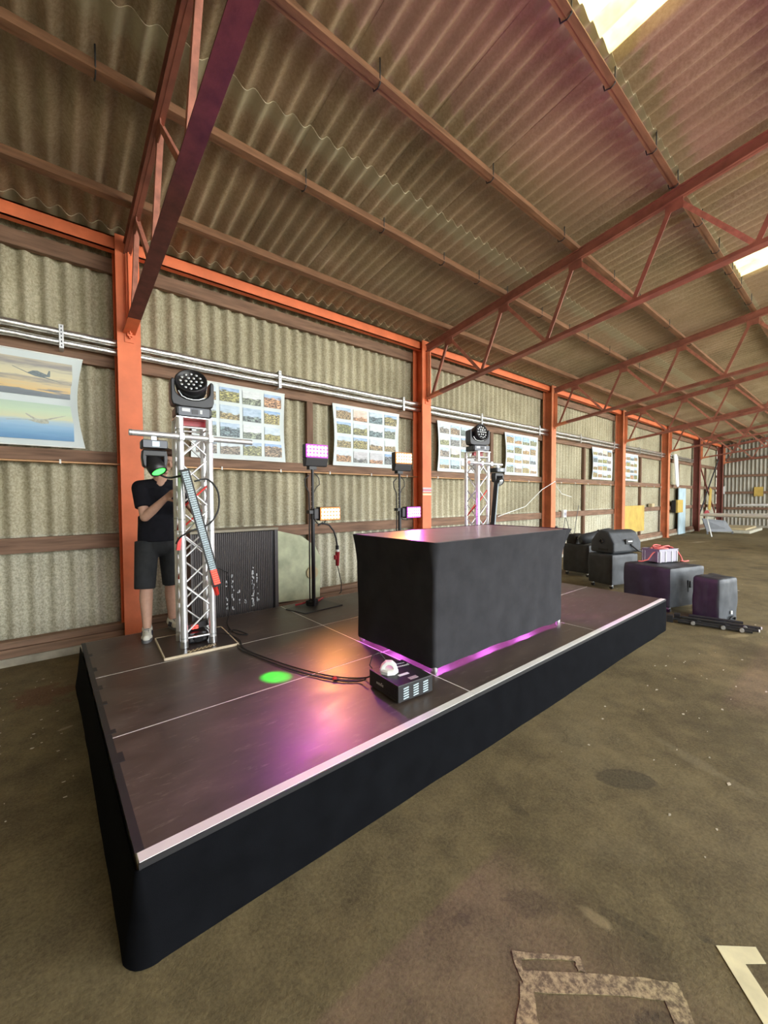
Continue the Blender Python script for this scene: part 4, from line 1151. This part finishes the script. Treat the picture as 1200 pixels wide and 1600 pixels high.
LH, LK, LA = w(.725, 2.87, 1.31), w(.745, 2.90, .90), w(.765, 2.965, .49)
for H_, K_, A_ in ((RH, RK, RA), (LH, LK, LA)):
    body.cap(H_, K_, .080, .056, 16)
    c1 = K_.lerp(A_, .32) + V((0, .018, 0))
    body.cap(K_, c1, .054, .060, 16); body.cap(c1, A_, .058, .037, 16); body.cap(A_, A_ + V((0, .0, -.045)), .037, .036, 12)
bo = remesh(body, 'body', m_skin, pers, .0065, 3, .5)
for sx in (-1, 1):
    MB().ball((sx * .031, -.083, .012), .012, .008, .006, 8, 6, M=HM).build('eye', m_black, pers)
    MB().ball((sx * .031, -.086, .034), .020, .010, .005, 8, 6, M=HM).build('eyebrow', m_hair, pers)
hair = MB()
hair.ball((0, .018, .050), .084, .098, .080, 20, 12, M=HM); hair.ball((0, -.045, .095), .066, .052, .036, 14, 10, M=HM); hair.ball((0, .05, .0), .072, .062, .07, 14, 10, M=HM)
remesh(hair, 'hair', m_hair, pers, .008, 2)
sh = MB()
sh.ball(w(.635, 2.835, 1.72), .188, .120, .205, 20, 14); sh.ball(w(.625, 2.85, 1.50), .172, .124, .20, 20, 14)
sh.add(*(lambda vs, n: (vs, [(i, (i + 1) % n, n + (i + 1) % n, n + i) for i in range(n)] + [tuple(range(n - 1, -1, -1)), tuple(range(n, 2 * n))]))(
    [w(.625 + .178 * math.cos(a), 2.855 + .130 * math.sin(a), 1.33) for a in [i * math.pi / 12 for i in range(24)]] + [w(.628 + .172 * math.cos(a), 2.85 + .122 * math.sin(a), 1.58) for a in [i * math.pi / 12 for i in range(24)]], 24))
sh.cap(w(.64, 2.815, 1.885), RS + V((.0, 0, -.005)), .072, .070); sh.cap(w(.64, 2.815, 1.885), LS, .072, .070)
sh.ball(w(.64, 2.81, 1.915), .078, .072, .05, 16, 8)
for S_, E_ in ((RS, RE), (LS, LE)):
    sh.cyl(S_, S_.lerp(E_, .68), .072, .070, 18)
remesh(sh, 'tshirt', m_shirt, pers, .0085, 4)
so_ = MB()
so_.ball(w(.63, 2.865, 1.30), .182, .132, .13, 20, 12)
for H_, K_, dx in ((RH, RK, -.012), (LH, LK, .012)):
    so_.ball(H_ + V((0, 0, -.05)), .105, .112, .10, 16, 10)
    so_.cyl(H_ + V((dx * .3, 0, .02)), K_.lerp(H_, -.06) + V((dx, 0, 0)), .108, .092, 20)
remesh(so_, 'shorts', m_shorts, pers, .0085, 4)
def shoe(A_, d):
    d = V((d[0], d[1], 0)).normalized(); s_ = V((-d.y, d.x, 0)); g = V((A_.x, A_.y, 0))
    mb = MB()
    mb.cap(g + V((0, 0, .06)) - d * .035, g + d * .05 + V((0, 0, .055)), .043, .042, 14); mb.cap(g + d * .05 + V((0, 0, .048)), g + d * .155 + V((0, 0, .040)), .042, .033, 14)
    mb.ball(g + d * .10 + V((0, 0, .036)), .05, .05, .03, 14, 8); mb.cyl(g + V((0, 0, .05)) - d * .012, g + V((0, 0, .105)) - d * .012, .046, .045, 14)
    s0 = remesh(mb, 'shoe', m_shoe, pers, .007, 3)
    sl = MB(); pts = []
    for i in range(20):
        a = 2 * math.pi * i / 20
        pts.append(g + d * (.058 + .135 * math.cos(a)) + s_ * ((.047 + .006 * math.cos(a)) * math.sin(a)) + V((0, 0, .001)))
    sl.prism(pts, (0, 0, .026)); sl.build('sole', m_sole, s0)
    for k in range(3):
        for sg in (-1, 1):
            c = g + d * (.0 + .022 * k) + s_ * sg * .043
            MB().bar(c + V((0, 0, .028)), c + d * .018 + V((0, 0, .075)), .007, .006, s_).build('stripe', m_navy, s0)
    for k in range(4):
        c = g + d * (.05 + .02 * k) + V((0, 0, .098 - .010 * k))
        MB().bar(c - s_ * .022, c + s_ * .022, .006, .005).build('lace', m_navy, s0)
    MB().cyl(g + V((0, 0, .098)) - d * .008, g + V((0, 0, .125)) - d * .006, .041, .039, 14).build('sock', mat('grey_sock', (.45, .43, .36), .9, 0, 0), s0)
shoe(RA, (-.22, -1)); shoe(LA, (.25, -1))

# ================================================================== COVERED SPEAKERS AND CASES
def casters(t, w_, d_, h=.085):
    for x in (-w_ / 2 + .07, w_ / 2 - .07):
        for y in (-d_ / 2 + .07, d_ / 2 - .07):
            c = MB().cyl((x - .014, y, .035), (x + .014, y, .035), .035, n=14).build('caster', m_rubber, t)
            MB().box(x - .022, x + .022, y - .02, y + .02, .05, h).build('caster_fork', m_galv, c)
def sub(label, cx, cy, rz, w_, d_, h, seed):
    t = thing('covered_subwoofer', label, 'speaker', (cx, cy, 0), rz, 'covered subwoofers beside the stage')
    casters(t, w_, d_)
    MB().box(-w_ / 2 + .02, w_ / 2 - .02, -d_ / 2 + .02, d_ / 2 - .02, .085, .12).build('dolly_board', m_blackm, t)
    o = softbox(w_, d_, h, .035, .016, seed, 16).build('cover', m_nylon, t, (0, 0, .12 - .02))
    # handle flap on the front
    MB().box(-.01, .01, -d_ / 2 - .012, -d_ / 2 + .012, .30, h * .82).build('seam_band', m_rubber, t)
    mb = MB(); mb.box(.02, .20, -d_ / 2 - .022, -d_ / 2 - .006, h * .62, h * .80); mb.build('handle_flap', m_nylon, t, bevel=.008)
    return t
RZ = math.radians(-18)
def center(nx, ny, rz, w_, d_):
    """centre of a box whose corner nearest the camera is at (nx, ny)"""
    v = Matrix.Rotation(rz, 2) @ V((w_ / 2, d_ / 2)); return nx + v.x, ny + v.y
c = center(6.86, .17, RZ, .80, .76)
sub('black covered subwoofer carrying the grey crate at the stage corner', c[0], c[1], RZ, .80, .76, .58, 1.)
c2 = center(7.88, 1.36, math.radians(-16), .74, .54)
sub('black covered subwoofer with the padded monitor bag on top', c2[0], c2[1], math.radians(-16), .74, .54, .56, 5.)
c3 = center(8.75, 2.16, math.radians(-6), .72, .62)
sub('black covered subwoofer farthest from the camera, right of the table', c3[0], c3[1], math.radians(-6), .72, .62, .60, 9.)
# standing speaker
c4 = center(6.84, -.41, math.radians(-17), .44, .36)
t = thing('covered_speaker', 'black covered speaker standing on the floor right of the crate', 'speaker', (c4[0], c4[1], 0), math.radians(-17))
softbox(.44, .36, .61, .045, .012, 3., 16).build('cover', m_nylon, t)
MB().box(.03, .06, -.192, -.18, .10, .145).build('white_logo', m_white, t)
MB().tube([(-.02, -.19, .02), (0, -.205, .06), (.05, -.21, .075), (.10, -.205, .06), (.12, -.19, .02)], .012, 8).build('handle', m_rubber, t)
# monitor bag
tw = thing('monitor_bag', 'padded black bag holding a wedge monitor on the subwoofer', 'bag', (c2[0] + .05, c2[1] - .02, .672), math.radians(-16))
prof = [(-.22, .0), (-.24, .05), (-.24, .20), (-.13, .40), (-.05, .43), (.05, .43), (.14, .38), (.26, .22), (.27, .04), (.25, 0)]
mb = MB().prism([(-.36, y, z) for y, z in prof], (.78, 0, 0)); mb.build('bag_body', m_nylon, tw, bevel=.03)
MB().box(-.05, .16, -.262, -.235, .17, .27).build('pocket', m_rubber, tw, bevel=.008); MB().box(.0, .12, -.268, -.26, .215, .235).build('white_label', m_chipw, tw)
MB().tube([(-.372, .06, .22), (-.376, .02, .27), (-.376, -.02, .22), (-.372, .02, .18), (-.372, .06, .22)], .012, 6).build('end_handle', m_rubber, tw)
MB().box(-.371, -.355, -.12, .08, .05, .09).build('end_strap', m_rubber, tw)
MB().tube([(.1, -.25, .16), (.25, -.30, .04), (.38, -.30, .012), (.42, -.22, .012), (.44, -.05, .012)], .018, 6).build('carry_strap', m_rubber, tw)
# tube bag and small head on the far sub
tt = thing('tube_bag', 'black roll bag with a yellow tag lying on the farthest subwoofer', 'bag', (9.0, 2.22, .70))
MB().tube([(-.32, .10, .12), (-.28, .08, .13), (.0, -.02, .16), (.30, -.14, .22), (.45, -.20, .25), (.48, -.21, .255)], [.06, .115, .12, .12, .11, .05], 14).build('bag_body', m_nylon, tt)
MB().bar((.22, -.235, .24), (.36, -.285, .28), .01, .05).build('yellow_tag', mat('yellow_tag', (.55, .62, .08), .6, 0, 0), tt)
MB().bar((.10, -.16, .2), (.12, -.06, .30), .03, .10).build('strap', m_rubber, tt)
ts = thing('equipment_pouch', 'small rounded black pouch on the farthest subwoofer beside the table', 'bag', (9.05, 2.60, .70))
softbox(.42, .26, .22, .08, .01, 4., 10).build('pouch_body', m_rubber, ts); MB().box(-.17, -.15, -.142, -.13, .12, .14).build('white_rivet', m_white, ts)
# crate with red cable
cr = thing('storage_crate', 'grey plastic crate standing on the covered subwoofer', 'crate', (7.50, .50, .695), math.radians(-20))
KW, KD, KH = .42, .30, .21
mb = MB(); th = .008
mb.box(-KW / 2, KW / 2, -KD / 2, -KD / 2 + th, 0, KH); mb.box(-KW / 2, KW / 2, KD / 2 - th, KD / 2, 0, KH); mb.box(-KW / 2, -KW / 2 + th, -KD / 2, KD / 2, 0, KH); mb.box(KW / 2 - th, KW / 2, -KD / 2, KD / 2, 0, KH); mb.box(-KW / 2, KW / 2, -KD / 2, KD / 2, 0, th)
mb.build('crate_body', m_crate, cr)
mb = MB(); q = .008
for z in (KH - .03, KH - .002): 
    mb.box(-KW / 2 - q, KW / 2 + q, -KD / 2 - q, -KD / 2, z - .01, z); mb.box(-KW / 2 - q, KW / 2 + q, KD / 2, KD / 2 + q, z - .01, z); mb.box(-KW / 2 - q, -KW / 2, -KD / 2, KD / 2, z - .01, z); mb.box(KW / 2, KW / 2 + q, -KD / 2, KD / 2, z - .01, z)
mb.build('rim', m_crate, cr)
rb = MB().box(-.006, .006, -.006, .006, 0, KH - .03).mesh('rib', mat('pale_crate_rib', (.62, .66, .66), .5, 0, 0))
for x in (-KW / 2 + .02, -.07, .07, KW / 2 - .02): link('rib', rb, cr, (x, -KD / 2 - .004, 0)); link('rib', rb, cr, (x, KD / 2 + .004, 0))
for y in (-KD / 2 + .02, KD / 2 - .06, KD / 2 - .02): link('rib', rb, cr, (-KW / 2 - .004, y, 0)); link('rib', rb, cr, (KW / 2 + .004, y, 0))
rc = MB()
def loop(cx, cy, z, rx, ry, n, ph=0, dz=0.):
    return [(cx + rx * math.cos(ph + i * 2 * math.pi / n), cy + ry * math.sin(ph + i * 2 * math.pi / n), z + dz * math.sin(i * 2 * math.pi / n * 2)) for i in range(n + 1)]
M_ = cr.matrix_basis
pts = loop(0, 0, .18, .15, .09, 12) + loop(.01, .01, .205, .16, .10, 12, .4, .015) + loop(.03, 0, .235, .15, .09, 12, .9, .02)
pts += [(.20, -.06, .22), (.27, -.10, .16), (.30, -.14, .07), (.26, -.19, .015), (.20, -.20, .010), (.26, -.23, .010), (.36, -.22, .010)]
rc.tube(pts, .012, 7)
rc.tube([(-.15, -.1, .21), (-.24, -.06, .14), (-.30, -.03, .04), (-.36, .02, .010), (-.40, .06, .010)], .011, 7)
o = rc.build('red_cable', m_redcab, None, cr.location); o.rotation_euler = cr.rotation_euler; tag(o, 'red cable coiled in the grey crate and spilling over its rim', 'cable')
# lying tripod stands
def tripod(label, a, b, z, name):
    t = thing(name, label, 'stand', a + (0,), 0, 'folded tripod stands on the floor')
    d = V((b[0] - a[0], b[1] - a[1], 0)); s_ = V((-d.y, d.x, 0)).normalized()
    for k, (off, zz, f0, f1) in enumerate(((0, .045, 0, 1), (.045, .03, .12, .96), (-.045, .03, .10, .93), (.0, .085, .15, .8))):
        MB().cyl(d * f0 + s_ * off + V((0, 0, zz)), d * f1 + s_ * off + V((0, 0, zz)), .0175, n=10).build('tube' if k == 0 else 'leg', m_blackm, t)
    for f in (.28, .62, .82):
        MB().cyl(d * f - s_ * .07 + V((0, 0, .035)), d * f - s_ * .035 + V((0, 0, .035)), .024, n=12).build('clamp_knob', m_galv, t)
    MB().cyl(d * .995 + V((0, 0, .045)), d * 1.01 + V((0, 0, .045)), .019, n=10).build('end_cap', m_white, t)
    MB().box(-.035, .035, -.05, .05, .0, .09).build('hub', m_blackm, t).rotation_euler = (0, 0, math.atan2(d.y, d.x))
tripod('folded black tripod stand lying nearest the camera on the floor', (6.45, .06), (6.64, -.84), 0, 'tripod_stand')
tripod('folded black tripod stand lying in front of the standing speaker', (6.62, .02), (6.80, -.84), 0, 'tripod_stand')

# ================================================================== FAR END OF THE HANGAR
def glider(label, tip, dirv, half, cr_, ct_, zf, red):
    t = thing('glider', label, 'glider', (tip[0] + dirv[0] * half, tip[1] + dirv[1] * half, 0))
    d = V((-dirv[0], -dirv[1], 0)).normalized(); n = V((-d.y, d.x, 0))
    zr = zf; ztip = tip[2]
    def wing(sgn, zt_):
        mb = MB()
        def sec(f, c, z):
            base = d * (half * f * sgn) + V((0, 0, z))
            pr_ = [(.5, .0), (.42, .045), (.2, .085), (-.1, .10), (-.35, .07), (-.5, .0), (-.35, -.03), (0, -.045), (.35, -.02)]
            return [base + n * (x * c) + V((0, 0, zz * c * 1.6)) for x, zz in pr_]
        ss = [sec(0, cr_, zr), sec(.55, (cr_ + ct_) / 2 * 1.03, zr + (zt_ - zr) * .5), sec(1, ct_, zt_)]
        k = 9
        vs = sum(ss, []); fs = [(i * k + j, i * k + (j + 1) % k, (i + 1) * k + (j + 1) % k, (i + 1) * k + j) for i in range(2) for j in range(k)]
        mb.add(vs, fs, True); mb.add(ss[0], [tuple(range(k))]); mb.add(ss[2], [tuple(range(k - 1, -1, -1))])
        return mb
    wg = wing(1, ztip).build('wing', m_whiteg, t); wing(-1, ztip + .3).build('wing', m_whiteg, t)
    if red:
        p = d * half + V((0, 0, ztip))
        MB().prism([p + n * .16 + V((0, 0, 0)), p - n * .20, p - n * .18 + d * .10 + V((0, 0, .22)), p - n * .05 + d * .10 + V((0, 0, .22))], n.cross(V((0, 0, 1))) * .02).build('red_wing_tip', mat('red_gelcoat', (.22, .012, .016), .4, 0, 0), wg)
        MB().bar(p + V((0, 0, .0)), p + n * .10 - d * .42 + V((0, 0, -ztip + .01)), .035, .02).build('tip_prop', m_white, wg)
    fz = zf - .15
    fl = MB(); prof = [(-2.2, .03), (-2.0, .16), (-1.3, .33), (-.3, .38), (.6, .30), (1.6, .16), (3.6, .09), (4.6, .07)]
    vs = []
    for y, r in prof:
        for j in range(14):
            a_ = 2 * math.pi * j / 14; vs.append(-n * y + d * (r * .8 * math.cos(a_)) + V((0, 0, fz + r * math.sin(a_) + max(0, y) * .05)))
    fl.add(vs, [(i * 14 + j, i * 14 + (j + 1) % 14, (i + 1) * 14 + (j + 1) % 14, (i + 1) * 14 + j) for i in range(len(prof) - 1) for j in range(14)], True)
    fl.build('fuselage', m_whiteg, t)
    MB().cyl(n * .1 - d * .06 + V((0, 0, .2)), n * .1 + d * .06 + V((0, 0, .2)), .2, n=18).build('wheel', m_rubber, t)
    MB().bar(n * .1 + V((0, 0, .2)), n * .1 + V((0, 0, fz)), .06, .06).build('wheel_strut', m_galv, t)
    MB().prism([-n * 4.0 + V((0, 0, fz + .25)), -n * 4.7 + V((0, 0, fz + .25)), -n * 4.75 + V((0, 0, fz + 1.35)), -n * 4.3 + V((0, 0, fz + 1.35))], d * .05).build('tail_fin', m_whiteg, t)
    MB().bar(-n * 4.5 + d * 1.2 + V((0, 0, fz + 1.3)), -n * 4.5 - d * 1.2 + V((0, 0, fz + 1.3)), .4, .04).build('tailplane', m_whiteg, t)
glider('white glider whose red tipped wing reaches in by the dark red column', (22.25, 2.95, .92), (-.60, -.80), 6.8, 1.15, .62, 1.00, True)
glider('white glider farther back with its wing above the other one', (26.0, 2.45, 1.30), (-.20, -.98), 6.6, 1.0, .5, 1.38, False)
fo = MB().box(24.9, 28.2, 1.85, 3.25, 0, .14).build('foam_mattress', m_foam, bevel=.04); tag(fo, 'pale foam mattress on the floor below the far wings', 'mattress')
fo = MB().box(25.2, 27.9, 2.05, 3.15, .141, .23).build('tan_board', m_tan, bevel=.02); tag(fo, 'tan flat board lying on the foam mattress', 'board')
gp = thing('grey_panel', 'grey metal panel leaning under the red tipped wing', 'panel', (23.6, 2.9, 0))
MB().prism([(-.6, .35, .75), (-.2, .25, .12), (.9, -.5, .10), (.7, -.25, .62)], (.04, .03, .0)).build('panel_sheet', m_greyp, gp); MB().bar((-.2, .25, .12), (-.2, .22, .005), .06, .06).build('foot', m_greyp, gp); MB().bar((.88, -.48, .12), (.88, -.48, .005), .06, .06).build('foot', m_greyp, gp)
yb2 = MB().box(XR - .06, XR - .03, 2.12, 2.50, 1.76, 2.28).build('yellow_sign', m_yellow); tag(yb2, 'square yellow sheet on the striped end wall', 'sign')
wp = MB().box(XR - .05, XR - .02, 3.78, 3.86, 1.9, 2.35).build('white_notice', m_white); tag(wp, 'narrow white notice in the far corner of the end wall', 'notice')
bp = thing('wall_bracing', 'crossed steel bracing in the last bay of the back wall', 'brace', (25.3, 4.0, 0))
MB().bar((.1, 0, 3.7), (4.4, 0, .4), .05, .06).build('brace_bar', m_darkred, bp); MB().bar((.1, .03, .3), (4.6, .03, 3.9), .05, .06).build('brace_bar', m_dgrey, bp)
yk = MB().prism([(27.4, 3.93, 1.05), (27.9, 3.93, 1.0), (28.1, 3.93, 2.15), (27.7, 3.93, 2.25)], (0, .03, 0)).build('yellow_strip', m_yellow); tag(yk, 'narrow yellow board leaning in the last bay beyond the wing tip', 'board')
